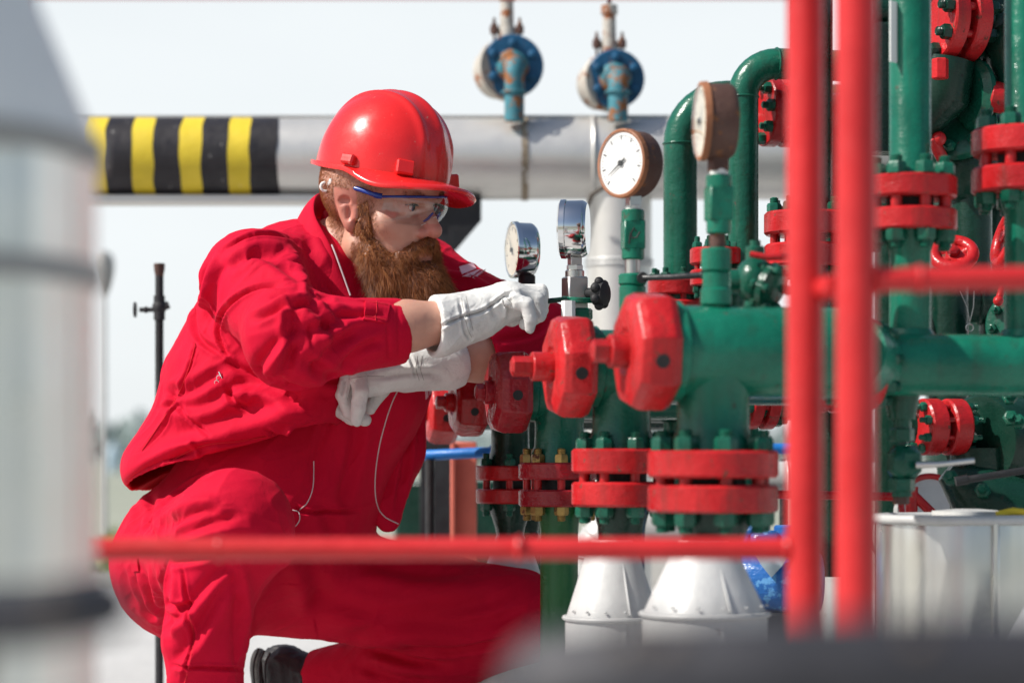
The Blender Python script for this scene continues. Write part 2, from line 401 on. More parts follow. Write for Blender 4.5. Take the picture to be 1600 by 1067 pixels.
def flange_pair(root, c, axis, Rf, t, gap, nb, paint_='red', nut='green', ph=.2, rn=None, bore=None, ext=.010, stud='red', lower_nut=None):
    a, u, v = basis(axis); c = np.asarray(c, float); base = world_loc(root)
    for sg in (-1, 1):
        m_ = MB(); ch = t*.10; r_in = Rf*.52
        m_.lathe([(0, r_in), (0, Rf-ch), (ch, Rf), (t-ch, Rf), (t, Rf-ch), (t, r_in)], c + a*sg*gap/2, a*sg, 56)
        m_.build('flange', M[paint_], root)
    m_ = MB(); m_.cyl(c-a*(gap/2+.001), c+a*(gap/2+.001), Rf*.50, n=36); m_.build('gasket', M['soot'], root)
    rn = rn or Rf*.18; L = gap + 2*t; me = bolt_mesh(L, rn*.55, rn, rn*1.15, ext, M[stud], M[nut])
    for k in range(nb):
        th = ph + 2*math.pi*k/nb; p = c + (math.cos(th)*u + math.sin(th)*v)*Rf*.79
        o = bpy.data.objects.new('bolt', me); COL.objects.link(o); o.parent = root
        mw = rot_to(a, RNG.uniform(0, 1.0)); o.rotation_euler = mw.to_euler(); o.location = [float(x) for x in p - base]
def union_cap(root, c, ax, Rc, L, m='red', plug=True, plug_len=None, ph=R(22.5-12)):
    """octagonal hammer-union cap: c = centre, ax = outward axis; wide and narrow facets, a dark disc as the shade of a bar hole, a plug"""
    a, u, v = basis(ax); c = np.asarray(c, float); b = MB()
    ang = []; 
    for k in range(8): ang += [ph + k*math.pi/4]
    prof = [(-.50, .80), (-.46, .93), (-.30, 1.0), (.22, 1.0), (.40, .93), (.50, .72), (.50, .40), (.44, .36), (.44, .0001)]
    V = []; F = []
    for (s_, r_) in prof:
        for k, t in enumerate(ang):
            rr = Rc*r_*(1.0 + (.035 if k % 2 else -.03))
            if .1 < s_ < .45 and k % 2: rr *= .955
            V.append(c + a*L*s_ + (math.cos(t)*u + math.sin(t)*v)*rr)
    for q in range(len(prof)-1):
        for i in range(8):
            j = (i+1) % 8; F.append((q*8+i, q*8+j, (q+1)*8+j, (q+1)*8+i))
    F.append(tuple(range(7, -1, -1)))
    b.add(V, F, 0)
    cap = b.build('union_cap', M[m], root, sharp=24)
    md = cap.modifiers.new('edge', 'BEVEL'); md.width = Rc*.026; md.segments = 2; md.limit_method = 'ANGLE'; md.angle_limit = R(20)
    hb = MB()
    for k in (-1,):
        t = ph + (k+.5)*math.pi/4; d = math.cos(t)*u + math.sin(t)*v
        hb.cyl(c - a*L*.02 + d*Rc*.7, c - a*L*.02 + d*Rc*.932, Rc*.115, n=16)  # black disc standing for the shade inside the hole
    hb.build('hole_shade_disc', M['ink'], cap)
    if plug:
        pl = plug_len or Rc*.62; p = MB(); s0 = c + a*L*.42
        p.cyl(s0, s0+a*pl*.55, Rc*.27, n=20, ch=.002); p.lathe([(0, Rc*.17), (pl*.02, Rc*.19), (pl*.46, Rc*.19), (pl*.50, Rc*.15)], s0+a*pl*.54, a, 6, ph=.4)
        p.build('plug', M[m], cap)
    return cap

AX = nrm((-.975, -.222, 0))           # the way the union caps face
Z = np.array([0, 0, 1.0]); X = np.array([1.0, 0, 0]); YV = np.array([0, 1.0, 0])
def cone_insulation(px, Y, top_py, rim_py, rt, rb, lab, bot=0.0, rimr=.004):
    c = at(px, HORIZ, Y); c[2] = 0; t = thing('pipe_insulation', lab, 'pipe cladding', c, 'white clad cones under the flanges')
    zt = at(px, top_py, Y)[2]; zr = at(px, rim_py, Y)[2]
    m_ = MB(); m_.lathe([(zr-.001, rb-.0015), (zt, rt), (zt+.006, rt*.9), (zt+.006, rt*.6)], c, Z, 56); m_.build('cone', M['alu_white'], t)
    m_ = MB(); m_.lathe([(bot, rb), (zr-.004, rb)], c, Z, 56)
    m_.box(c+[-rb*.10+rb*.3, -rb*.955, (zr+bot)/2], (.006, .006, zr-bot-.01)); m_.build('drum', M['alu_white'], t)
    m_ = MB(); m_.torus(c+[0, 0, zr-.002], Z, rb+.001, rimr, 56, 8); m_.build('rim_bead', M['alu_white'], t)
    m_ = MB()
    for k in range(7):
        th = -2.6 + k*.42; p = c+[math.cos(th)*rb*.985, math.sin(th)*rb*.985, zr+.010]; q = MB(); q.ball(p, .0022, nu=8, nv=6); q.build('rivet', M['alu_white'], t)
    th = math.atan2(-1, .35); p0 = c+[math.cos(th)*rt, math.sin(th)*rt, zt-.01]; p1 = c+[math.cos(th)*rb, math.sin(th)*rb, zr+.006]
    m_.tube([p0, (p0+p1)/2, p1], .0018, 8); m_.build('seam', M['alu_white'], t)
    return t

def tee(px, py, Y, Rc, L, body_r, body_len, neck_px, neck_r, fl, mats, lower, label, capm='red', nut='green', plug_len=None, ph=R(10.5), fph=.2, stud='red', arm_flange=None):
    cap_c = at(px, py, Y); n_c = at(neck_px, py, Y); zf, Rf, t, gap, nb = fl       # zf: height of the flange pair's middle
    s_ = (n_c[0]-cap_c[0])/(-AX[0]); axis_c = cap_c - AX*s_                        # point of the arm above the neck
    root = thing('pipe_tee', label, 'pipe fitting', (axis_c[0], axis_c[1], 0), 'green pipe tees with red union caps')
    m_ = MB(); st = cap_c - AX*L*.40
    m_.lathe([(0, body_r*1.08), (.006, body_r*1.10), (.018, body_r*1.10), (.022, body_r*1.0), (body_len, body_r)], st, -AX, 48)
    top = axis_c; fb = np.array([axis_c[0], axis_c[1], zf+gap/2+t]); H = top[2]-fb[2]
    m_.lathe([(0, neck_r*1.18), (.010, neck_r*1.16), (.030, neck_r*1.0), (H*.55, neck_r*.98), (H-body_r*.55, neck_r*1.06), (H, neck_r*1.25)], fb-[0, 0, .001], Z, 48)
    m_.build('body', M[mats], root)
    union_cap(root, cap_c, AX, Rc, L, capm, True, plug_len, ph)
    flange_pair(root, (axis_c[0], axis_c[1], zf), Z, Rf, t, gap, nb, capm if capm == 'red_dark' else 'red', nut, fph, stud=stud)
    m_ = MB(); lo = np.array([axis_c[0], axis_c[1], zf-gap/2-t])
    kind, z1, lr, lm = lower
    if kind == 'straight': m_.lathe([(0, lr*1.25), (-.03, lr*1.05), (-.05, lr), (z1-lo[2], lr)], lo, Z, 36)
    else: m_.lathe([(0, neck_r*1.12), (-.02, neck_r*1.0), (-.045, neck_r*.78), (-.06, neck_r*.70), (-.065, neck_r*.78), (-.075, neck_r*.78), (-.08, neck_r*.68), (z1-lo[2], neck_r*.66)], lo, Z, 36)
    m_.build('lower_pipe', M[lm], root)
    if arm_flange:
        d, Rf2 = arm_flange; flange_pair(root, axis_c - AX*d, AX, Rf2, Rf2*.32, Rf2*.16, 8, 'red', 'green', .3)
    return root, axis_c
zz = lambda py, Y: at(0, py, Y)[2]
# nearest to farthest
A_root, A_ax = tee(1010, 549, 3.40, .0875, .066, .0655, .275, 1116, .052, (zz(752, 3.4), .0925, .0385, .010, 8), 'green_lit',
    ('neck', zz(870, 3.4), .04, 'green_deep'), 'nearest green pipe tee with the largest red octagonal cap beside the red posts', plug_len=.050, ph=R(10.5), fph=.16)
B_root, B_ax = tee(889, 573, 3.75, .084, .060, .058, .42, 972, .046, (zz(746, 3.75), .078, .0385, .013, 8), 'green',
    ('straight', .02, .036, 'green_deep'), 'second nearest green pipe tee, its red cap and long plug left of the largest cap', plug_len=.064, ph=R(13), fph=.30, arm_flange=(.34, .07))
C_root, C_ax = tee(794, 613, 4.14, .0755, .062, .046, .52, 874, .043, (zz(757, 4.14), .070, .029, .017, 8), 'green',
    ('straight', 0, .0325, 'green_leaf'), 'green pipe tee with dark glossy red cap and brass nuts close to the worker\'s hands', capm='red_dark', nut='brass', plug_len=.03, ph=R(17), fph=.05, arm_flange=(.36, .062))
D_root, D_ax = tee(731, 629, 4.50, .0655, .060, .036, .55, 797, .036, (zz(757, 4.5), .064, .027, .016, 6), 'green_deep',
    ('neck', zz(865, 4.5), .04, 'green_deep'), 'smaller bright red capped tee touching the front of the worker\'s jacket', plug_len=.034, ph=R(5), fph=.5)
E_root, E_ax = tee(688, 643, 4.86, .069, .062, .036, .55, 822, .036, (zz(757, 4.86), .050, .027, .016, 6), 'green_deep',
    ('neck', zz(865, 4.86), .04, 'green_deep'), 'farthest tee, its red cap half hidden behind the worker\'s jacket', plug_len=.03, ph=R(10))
cone_insulation(1101, 3.40, 848, 955, .040, .0880, 'white clad cone under the nearest large flange, seam line down its drum')
cone_insulation(957, 3.75, 848, 962, .036, .0735, 'white clad cone in the middle, rivets round its rim, left of the largest cone')
cone_insulation(800, 4.50, 862, 925, .040, .066, 'white clad cone partly hidden behind the worker\'s red knee')

# ------------------------------------------------------------------ gauges
def gauge(c, nv, Rg, depth, m_case, m_rim, m_dial, lab, stem_top_px, Y, parts, screw=False, needle=2.2, glassy=True, loc_z=None):
    nv = nrm(nv); a, u, v = basis(nv); c = np.asarray(c, float)
    root = thing('pressure_gauge', lab, 'gauge', c - Z*(Rg+.05), 'pressure gauges on the tees')
    m_ = MB(); m_.lathe([(-depth/2, .001), (-depth/2, Rg*.86), (-depth/2+.004, Rg*.93), (-depth/2+.008, Rg*.965), (depth/2-.008, Rg*.965), (depth/2-.007, Rg), (depth/2, Rg), (depth/2+.001, Rg*.985)], c, a, 56, cap=True)
    m_.build('case', M[m_case], root)
    m_ = MB(); m_.lathe([(depth/2-.002, Rg*.90), (depth/2+.0025, Rg*.90), (depth/2+.0035, Rg*.94), (depth/2+.0025, Rg*1.0), (depth/2-.006, Rg*1.012), (depth/2-.006, Rg*.97)], c, a, 56, cap=False)
    m_.build('bezel', M[m_rim], root)
    m_ = MB(); dc = c + a*(depth/2+.0012)
    m_.lathe([(-.001, Rg*.91), (0, Rg*.91)], dc, a, 48); dial = m_.build('dial', M[m_dial], root)
    m_ = MB()
    for k in range(41):
        t = -math.pi*.75 + k*(math.pi*1.5)/40 + math.pi/2; lo, w = (.68, .0011) if k % 5 == 0 else (.76, .0005)
        d = math.cos(t)*u + math.sin(t)*v; e = -math.sin(t)*u + math.cos(t)*v; p0 = dc + d*Rg*lo + a*.0004; p1 = dc + d*Rg*.82 + a*.0004
        m_.add([p0-e*w, p1-e*w, p1+e*w, p0+e*w], [(0, 1, 2, 3)])
    m_.build('scale_marks', M['ink'], dial)
    m_ = MB(); d = math.cos(needle)*u + math.sin(needle)*v; e = np.cross(a, d); q = dc + a*.0025
    m_.add([q-d*Rg*.22-e*.0022, q-d*Rg*.22+e*.0022, q+d*Rg*.62+e*.0006, q+d*Rg*.62-e*.0006], [(0, 1, 2, 3)]); m_.cyl(q-a*.002, q+a*.0015, .0045, n=16)
    m_.build('needle', M['ink'], dial)
    if glassy:
        m_ = MB(); m_.lathe([(0, Rg*.90), (.0012, Rg*.90)], c + a*(depth/2+.0046), a, 40); m_.build('glass', M['glass'], root)
    if screw:
        m_ = MB(); m_.cyl(c+a*(depth/2+.002), c+a*(depth/2+.010), .006, n=12, ch=.001); m_.build('bezel_screw', M['brass'], root)
    for (nm, mt, shapes) in parts:
        m_ = MB()
        for sh in shapes:
            kd, p0, p1, w = sh[:4]; q0 = at(*p0, Y); q1 = at(*p1, Y)
            if kd == 'cyl': m_.cyl(q0, q1, w, n=24, ch=w*.12)
            elif kd == 'hex': m_.cyl(q0, q1, w, n=6, ch=w*.10, ph=sh[4] if len(sh) > 4 else .3)
            elif kd == 'box':
                ang = sh[4] if len(sh) > 4 else .3; rz = [[math.cos(ang), -math.sin(ang), 0], [math.sin(ang), math.cos(ang), 0], [0, 0, 1]]
                m_.box((q0+q1)/2, (w*2, w*2, abs(q1[2]-q0[2])), rz, ch=w*.10)
        m_.build(nm, M[mt], root)
    return root
Y = 3.42
gauge(at(1121, 190, Y), (-.995, -.10, 0), .0555, .046, 'rust', 'rust_rim', 'dial_old', 'brown rusted gauge seen edge on, topmost and nearest of the four gauges', None, Y, [
    ('stem', 'rust', [('box', (1122, 245), (1122, 268), .012)]), ('thread_tape', 'tape', [('cyl', (1123, 264), (1123, 276), .0125)]),
    ('adapter', 'green_lit', [('cyl', (1123, 274), (1123, 296), .0185), ('box', (1123, 292), (1123, 345), .0170, .22), ('cyl', (1123, 343), (1123, 366), .0175)]),
    ('nipple', 'rust', [('cyl', (1121, 362), (1121, 392), .0115)]),
    ('lower_union', 'green_lit', [('cyl', (1119, 388), (1119, 425), .0215), ('cyl', (1119, 425), (1119, 452), .0195), ('cyl', (1119, 450), (1119, 478), .0222), ('cyl', (1118, 476), (1118, 510), .0150)])], needle=.6)
Y = 3.76
gB = gauge(at(988, 257, Y), (-.76, -.65, 0), .0535, .044, 'rust', 'rust_rim', 'dial', 'brown rusted gauge with white dial facing the worker, second from the right', None, Y, [
    ('stem', 'steel', [('box', (990, 306), (990, 326), .010)]), ('thread_tape', 'tape', [('cyl', (990, 321), (990, 331), .0125)]),
    ('adapter', 'green_lit', [('cyl', (989, 328), (989, 348), .0180), ('box', (989, 345), (989, 390), .0165, .15), ('cyl', (989, 388), (989, 406), .0175)]),
    ('nipple', 'steel', [('cyl', (988, 403), (988, 432), .0115)]),
    ('lower_union', 'green_lit', [('cyl', (988, 428), (988, 446), .0215), ('cyl', (988, 446), (988, 530), .0205)])], needle=3.7)
m_ = MB()                                              # hand drawn mark on the block
ys = 3.76-.0215
for st in ([(983, 381), (985, 366), (991, 356), (994, 362)], [(985, 364), (988, 372), (995, 371), (1000, 362)]):
    m_.tube([at(x_+0.0, y_, ys - (x_-989)*.00015) for x_, y_ in st], .0013, 6)
m_.build('marker_scribble', M['ink'], gB)
Y = 4.14
gauge(at(899, 358, Y), (-.99, .14, 0), .0505, .043, 'chrome', 'chrome', 'dial', 'polished steel gauge seen exactly edge on, above the steel valve block', None, Y, [
    ('stem', 'steel', [('box', (898, 402), (898, 416), .010), ('hex', (898, 414), (898, 424), .0145), ('cyl', (898, 422), (898, 440), .0165)])], screw=True)
Y = 4.50
gauge(at(818, 391, Y), (-.965, -.26, 0), .0525, .040, 'chrome', 'chrome', 'dial_old', 'steel gauge with cream dial rising behind the white glove', None, Y, [
    ('stem', 'soot', [('cyl', (823, 430), (823, 450), .016), ('hex', (823, 448), (823, 470), .018), ('cyl', (823, 468), (823, 560), .012), ('cyl', (823, 540), (823, 625), .018)])])
# steel needle-valve block under the edge-on gauge
Y = 4.14; c = at(898, 520, Y); t = thing('needle_valve', 'square steel valve block with black star knob between gauge and spanner', 'valve', c)
m_ = MB(); rz = [[math.cos(.35), -math.sin(.35), 0], [math.sin(.35), math.cos(.35), 0], [0, 0, 1]]
m_.box(at(898, 460, Y), (.036, .036, .060), rz, ch=.0025); m_.cyl(at(898, 489, Y), at(898, 530, Y), .010, n=20); m_.build('block', M['steel'], t)
m_ = MB(); m_.cyl(at(905, 459, Y), at(930, 459, Y-.01), .010, n=20, ch=.001); m_.cyl(at(926, 459, Y-.01), at(938, 459, Y-.012), .007, n=16); m_.build('spindle', M['soot'], t)
m_ = MB(); kc = at(938, 459, Y-.013); ka = nrm((.86, -.5, 0)); a_, u_, v_ = basis(ka)
m_.lathe([(-.012, .012), (-.010, .020), (.010, .020), (.013, .012)], kc, ka, 24)
for k in range(7):
    th = k*2*math.pi/7; m_.ball(kc + (math.cos(th)*u_+math.sin(th)*v_)*.021, .0082, nu=12, nv=8)
m_.build('star_knob', M['soot'], t)
m_ = MB(); m_.lathe([(0, .020), (.003, .0225), (.017, .0225), (.020, .019)], at(906, 500, Y), Z, 6, ph=.2); m_.cyl(at(906, 512, Y), at(906, 610, Y), .021, n=28); m_.build('hex_nut', M['green'], t)
m_ = MB(); m_.cyl(at(888, 470, Y-.03), at(888, 495, Y-.03), .012, n=6); m_.build('label_tag', M['dial'], t)

# side valve next to the nearest gauge
Y = 3.52; c = at(1180, 500, Y); t = thing('side_valve', 'rounded green valve body with bolted cap right of the nearest gauge stem', 'valve', c)
m_ = MB(); m_.ball(at(1180, 438, Y), (.030, .030, .034)); m_.cyl(at(1140, 440, Y), at(1170, 440, Y), .018, n=24)
m_.cyl(at(1178, 470, Y), at(1178, 515, Y), .016, n=20); m_.build('body', M['green'], t)
m_ = MB(); bx = nrm((.75, -.55, -.35)); m_.lathe([(.018, .030), (.020, .034), (.030, .034), (.033, .030)], at(1182, 440, Y), bx, 32); m_.build('cap', M['green'], t)
a_, u_, v_ = basis(bx); me = bolt_mesh(.014, .004, .007, .008, .003, M['green'], M['green'])
for k in range(6):
    th = k*math.pi/3; p = at(1182, 440, Y) + bx*.025 + (math.cos(th)*u_+math.sin(th)*v_)*.031
    o = bpy.data.objects.new('bolt', me); COL.objects.link(o); o.parent = t; o.rotation_euler = rot_to(bx).to_euler(); o.location = [float(x) for x in p - world_loc(t)]
m_ = MB(); m_.cyl(at(1180, 412, Y), at(1180, 385, Y), .014, n=20, ch=.002); m_.cyl(at(1180, 392, Y), at(1180, 376, Y), .008, n=12); m_.build('gland', M['green'], t)
m_ = MB(); m_.tube([at(1172, 397, Y-.03), at(1200, 402, Y-.035), at(1260, 400, Y-.03)], .0045, 12); m_.build('lever', M['red'], t)
# black lever of the second stem
Y = 3.74; c = at(1000, 500, Y); t = thing('valve_lever', 'straight black lever across the second gauge stem', 'lever', c)
m_ = MB(); m_.tube([at(1006, 434, Y-.022), at(1050, 433, Y-.05), at(1096, 430, Y-.06)], .0048, 12); m_.ball(at(1097, 430, Y-.06), .0062, nu=12, nv=8); m_.build('handle', M['black'], t)
m_ = MB(); m_.cyl(at(1004, 434, Y-.024), at(1004, 434, Y+.024), .009, n=16, ch=.001); m_.build('pivot', M['black'], t)

# ------------------------------------------------------------------ background pipe line
Y = 6.0; xl, xr = at(96, 0, Y)[0], at(1395, 0, Y)[0]; rP = pxm(63.5, Y); zc = zz(248.5, Y)
t = thing('pipeline', 'long dull silver clad pipeline with black and yellow bands behind the worker', 'pipeline', ((xl+xr)/2, Y, 0))
m_ = MB(); n = 64; xs = np.linspace(xl, xr, 60); V = []; F = []
for x in xs:
    for k in range(n):
        th = 2*math.pi*k/n; rr = rP*(1+.004*math.sin(x*9+th*3)+.003*math.sin(x*23+th*5)); V.append((x, Y+math.sin(th)*rr, zc+math.cos(th)*rr))
for q in range(len(xs)-1):
    for k in range(n):
        j = (k+1) % n; F.append((q*n+k, q*n+j, (q+1)*n+j, (q+1)*n+k))
F.append(tuple(range(n))); F.append(tuple(range((len(xs)-1)*n, len(xs)*n))); m_.add(V, F); m_.build('cladding', M['alu'], t)
m_ = MB(); m_.box(((xl+at(700, 0, Y)[0])/2, Y-.02, zc-rP-.004), (at(700, 0, Y)[0]-xl, .09, .020), ch=.003); m_.build('underside_rail', M['alu'], t)
m_ = MB(); m_.box(((xl+xr)/2, Y-rP*.20, zc+rP*.985+.003), (xr-xl, .012, .006)); m_.build('lap_seam', M['alu'], t)
rs = np.random.RandomState(11)
edges = [140, 175, 214, 249, 288, 323, 362, 397, 438]
def wob(seed):
    r_ = np.random.RandomState(seed); a_ = r_.normal(size=5)*[.6, .5, .5, .4, .3]; p_ = r_.uniform(0, 6.28, 5)
    return lambda th: sum(a_[i]*math.sin((i+1)*2*th + p_[i]) for i in range(5))*pxm(1.0, Y)
for i in range(8):
    blk = i % 2 == 1; g0, g1 = wob(50+i), wob(51+i); x0 = at(edges[i], 0, Y)[0]; x1 = at(edges[i+1], 0, Y)[0]
    rr = rP*1.008 + (.0012 if blk else .0006); V = []; F = []; nn = 72
    for k in range(nn):
        th = 2*math.pi*k/nn; s0 = g0(th)-(.0015 if blk else 0); s1 = g1(th)+(.0015 if blk else 0)
        for f_ in (0, .5, 1): V.append((x0+s0 + (x1+s1-x0-s0)*f_, Y+math.sin(th)*rr, zc+math.cos(th)*rr))
    for k in range(nn):
        j = (k+1) % nn
        for q in (0, 1): F.append((k*3+q, j*3+q, j*3+q+1, k*3+q+1))
    m_ = MB(); m_.add(V, F); m_.build('warning_band', M['blackband'] if blk else M['yellow'], t, label='black painted band' if blk else 'yellow painted band')
for px in (926, 1150):
    m_ = MB(); m_.torus((at(px, 0, Y)[0], Y, zc), X, rP+.003, .005, 56, 8); m_.build('joint_bead', M['alu'], t)
m_ = MB(); m_.lathe([(0, rP+.0028), (.016, rP+.0030)], (at(815, 0, Y)[0], Y, zc), X, 56, cap=False)
m_.tube([at(806, 186, Y-.02), at(830, 190, Y-.02), at(858, 188, Y-.02), at(890, 184, Y-.02)], .004, 8); m_.build('stained_joint', M['stain'], t)
# downpipe
cx = at(967, 0, Y)[0]; rV = pxm(51, Y); t2 = thing('downpipe', 'thick pale clad pipe dropping from the pipeline to the ground', 'pipe', (cx, Y, 0))
m_ = MB(); V = []; F = []; n = 48
for (f_) in (0, 1):
    for k in range(n):
        th = 2*math.pi*k/n; x = cx+math.cos(th)*rV; y = Y+math.sin(th)*rV
        V.append((x, y, 0 if f_ == 0 else zc - abs(math.cos(th))*rV*.55 - rP*.35))
for k in range(n): F.append((k, (k+1) % n, n+(k+1) % n, n+k))
m_.add(V, F); m_.build('cladding', M['alu'], t2)
for py in (415, 408, 640, 860):
    m_ = MB(); m_.torus((cx, Y, zz(py, Y)), Z, rV+.001, .004, 48, 8); m_.build('joint_bead', M['alu_white'], t2)
m_ = MB(); m_.tube([at(915, 330, Y-.10), at(925, 305, Y-.135), at(945, 292, Y-.15)], .005, 8); m_.build('mitre_seam', M['seam'], t2)
# black prop under the pipeline
Y = 6.0; cx = at(683, 0, Y)[0]; t = thing('support_column', 'square black steel column with bracket propping up the pipeline', 'column', (cx, Y, 0))
m_ = MB(); w = pxm(26, Y); zt = zc-rP-.015
m_.box((cx, Y-w*.9, zt/2), (w*2, .012, zt), ch=.002); m_.box((cx, Y+w*.9, zt/2), (w*2, .012, zt), ch=.002); m_.box((cx, Y, zt/2), (.012, w*1.7, zt)); m_.build('shaft', M['black'], t)
m_ = MB(); m_.add([at(700, 308, Y-.05), at(752, 308, Y-.05), at(752, 345, Y-.05), at(712, 392, Y-.05), at(700, 392, Y-.05),
    at(700, 308, Y+.05), at(752, 308, Y+.05), at(752, 345, Y+.05), at(712, 392, Y+.05), at(700, 392, Y+.05)],
    [(0, 1, 2, 3, 4), (9, 8, 7, 6, 5), (0, 5, 6, 1), (1, 6, 7, 2), (2, 7, 8, 3), (3, 8, 9, 4), (4, 9, 5, 0)]); m_.build('bracket', M['black'], t, sharp=20)
m_ = MB(); m_.box((cx, Y, .008), (w*3, w*3, .016), ch=.002); m_.build('base_plate', M['black'], t)

# two blue flanged valves on top of the pipeline
def top_valve(px, py, Rpx, Y, lab, stem_pts, seed, rusty):
    c = at(px, py, Y); Rf = pxm(Rpx, Y); root = thing('relief_valve', lab, 'valve', (c[0], c[1], zc+rP-.01), 'blue flanged valves on the pipeline')
    nv = nrm((.10, -1, -.02)); a, u, v = basis(nv)
    m_ = MB(); m_.lathe([(0, .01), (0, Rf-.003), (.003, Rf), (.020, Rf), (.022, Rf-.003)], c+a*.0, -a, 48); m_.build('flange', M['blue'], root)
    m_ = MB(); bc = c - a*.022 + np.array([-.012, .0, -.006])
    m_.lathe([(0, Rf*.99), (.016, Rf*1.0), (.03, Rf*.90), (.06, Rf*.80), (.085, Rf*.5), (.09, .01)], bc, nrm(-a+np.array([-.55, 0, -.12])), 40); m_.build('valve_body', M['cream_rust'], root)
    for k in range(6):
        th = k*math.pi/3 + .52; p = c + a*.002 + (math.cos(th)*u + math.sin(th)*v)*Rf*.72; b = MB()
        b.lathe([(0, .0115), (.006, .0115), (.0075, .0085), (.011, .0075), (.0125, .004)], p, a, 14); b.build('bolt', M['blue'], root)
    m_ = MB(); hub = c + a*.004; e = c + a*.055; cr = .030
    P = [c - a*.002, c + a*.012] + arc(c + a*.012 - Z*cr, Z, a, cr, 8)[1:] + [np.array([c[0]+a[0]*(.012+cr), c[1]+a[1]*(.012+cr), zc+rP*.8])]
    m_.tube(P, [pxm(18, Y)]*2 + [pxm(15.5, Y)]*(len(P)-2), 24); m_.lathe([(0, pxm(26, Y)), (.008, pxm(24, Y)), (.016, pxm(19, Y))], c, a, 28)
    q = P[-1].copy(); q[2] = zc+rP+.05; m_.torus(q, Z, pxm(19, Y), .003, 24, 6); m_.build('elbow', M['blue_rust'], root)
    m_ = MB(); s0 = bc + np.array([.0, .02, Rf*.75])
    m_.cyl(s0, s0+[0, 0, .05], pxm(17, Y), pxm(13, Y), 20); m_.cyl(s0+[0, 0, .05], s0+[0, 0, .13], pxm(11, Y), pxm(10, Y), 20); m_.cyl(s0+[0, 0, .115], s0+[0, 0, .14], pxm(13, Y), n=20, ch=.002)
    m_.build('bonnet', M['cream_rust'], root)
    m_ = MB(); m_.cyl(s0+[0, 0, .14], s0+[0, 0, .30], pxm(3.5, Y), n=12); m_.build('stem', M['soot'], root)
    for sx in (-1, 1):
        b = MB(); q = s0+[sx*pxm(20, Y), -.01, -.004]; b.cyl(q, q+[0, 0, .075], .0035, n=8); b.lathe([(0, .004), (.0, .010), (.016, .011), (.030, .004)], q+[0, 0, .035], Z, 6)
        b.box(q+[-sx*.012, 0, .002], (.045, .03, .008)); b.build('gland_bolt', M['rust'], root)
    return root
top_valve(801, 103, 49, 5.95, 'left of two blue flanged valves on the pipeline, ochre rust down its elbow', None, 1, 1)
top_valve(962, 123, 46, 5.95, 'right of two blue flanged valves on the pipeline, thin dark stem on top', None, 2, 0)
# ------------------------------------------------------------------ right-hand pipework
def pipe(name, label, cat, P, r, m, loc, group=None, beads=(), n=28):
    t = thing(name, label, cat, loc, group); m_ = MB(); m_.tube(P, r, n)
    for (i, d) in beads: m_.torus(P[i], nrm(np.asarray(P[min(i+1, len(P)-1)])-np.asarray(P[max(0, i-1)])), r*1.005, r*.07, 28, 8)
    m_.build('pipe', M[m], t); return t
def spline_pts(pts, n=7):
    ex = [2*pts[0]-pts[1]]+list(pts)+[2*pts[-1]-pts[-2]]; out = []
    for i in range(1, len(ex)-2):
        p0, p1, p2, p3 = ex[i-1:i+3]
        for q in np.arange(n)/n: out.append(.5*((2*p1)+(-p0+p2)*q+(2*p0-5*p1+4*p2-p3)*q*q+(-p0+3*p1-3*p2+p3)*q**3))
    return out+[pts[-1]]
def base_of(p): return (p[0], p[1], 0)
G_ = 'green pipes behind the red posts'
# header continuing the nearest tee, with two risers
Yh = 3.575; h0 = at(1352, 569, 3.53); h1 = h0 - AX*.55; hr = .0455
t = thing('header_pipe', 'horizontal green header pipe right of the red posts', 'pipe', base_of(at(1420, 0, Yh)), G_)
m_ = MB(); m_.tube([A_ax - AX*.2, h0], .060, 40); m_.tube([h0, h0-AX*.03], [.060, hr], 40); m_.tube([h0-AX*.03, h1], hr, 40)
for px in (1421, 1600):
    p = at(px, 577, Yh + (px-1421)*.0002); m_.lathe([(0, hr*1.15), (hr*.9, hr*.95), (hr*1.3, .032)], p-Z*.0, Z, 36)
m_.build('pipe', M['green_lit'], t)
flange_pair(t, h0 + AX*.012, AX, .0585+.008, .020, .010, 8, 'red', 'green', .1, rn=.013)
def riser(px, Y, ftop, fbot, Rf, pr, lab, m='green_lit', plate=False):
    c = at(px, 540, Y); t = thing('riser_pipe', lab, 'pipe', base_of(c), G_)
    zf = (zz(ftop, Y)+zz(fbot, Y))/2; H = abs(zz(ftop, Y)-zz(fbot, Y)); th = H*.40; gap = H*.20
    m_ = MB(); up = np.array([c[0], c[1], zf+gap/2+th])
    m_.lathe([(0, pr*1.22), (.010, pr*1.18), (.026, pr), (1.0, pr)], up, Z, 40); m_.build('upper_pipe', M[m], t)
    m_ = MB(); lo = np.array([c[0], c[1], zf-gap/2-th]); zb = zz(540, Y)
    m_.lathe([(0, pr*1.3), (-.02, pr*1.1), (-.03, pr), (zb-lo[2], pr)], lo, Z, 40); m_.build('lower_pipe', M[m], t)
    flange_pair(t, (c[0], c[1], zf), Z, Rf, th, gap, 8, 'red', 'green', .25, rn=.0155)
    if plate:
        m_ = MB(); m_.box((c[0]-pr*.80, c[1]-pr*.72, zz(55, Y)), (.0016, .030, .09), [[math.cos(.75), math.sin(.75), 0], [-math.sin(.75), math.cos(.75), 0], [0, 0, 1]]); m_.build('sticker', M['dial'], t)
    return t
riser(1422, 3.58, 277, 362, .0690, .0308, 'thick green riser with paired red flange next to the right red post', plate=True)
riser(1601, 3.62, 203, 303, .0790, .0300, 'green riser with paired red flange cut by the right edge of the picture')

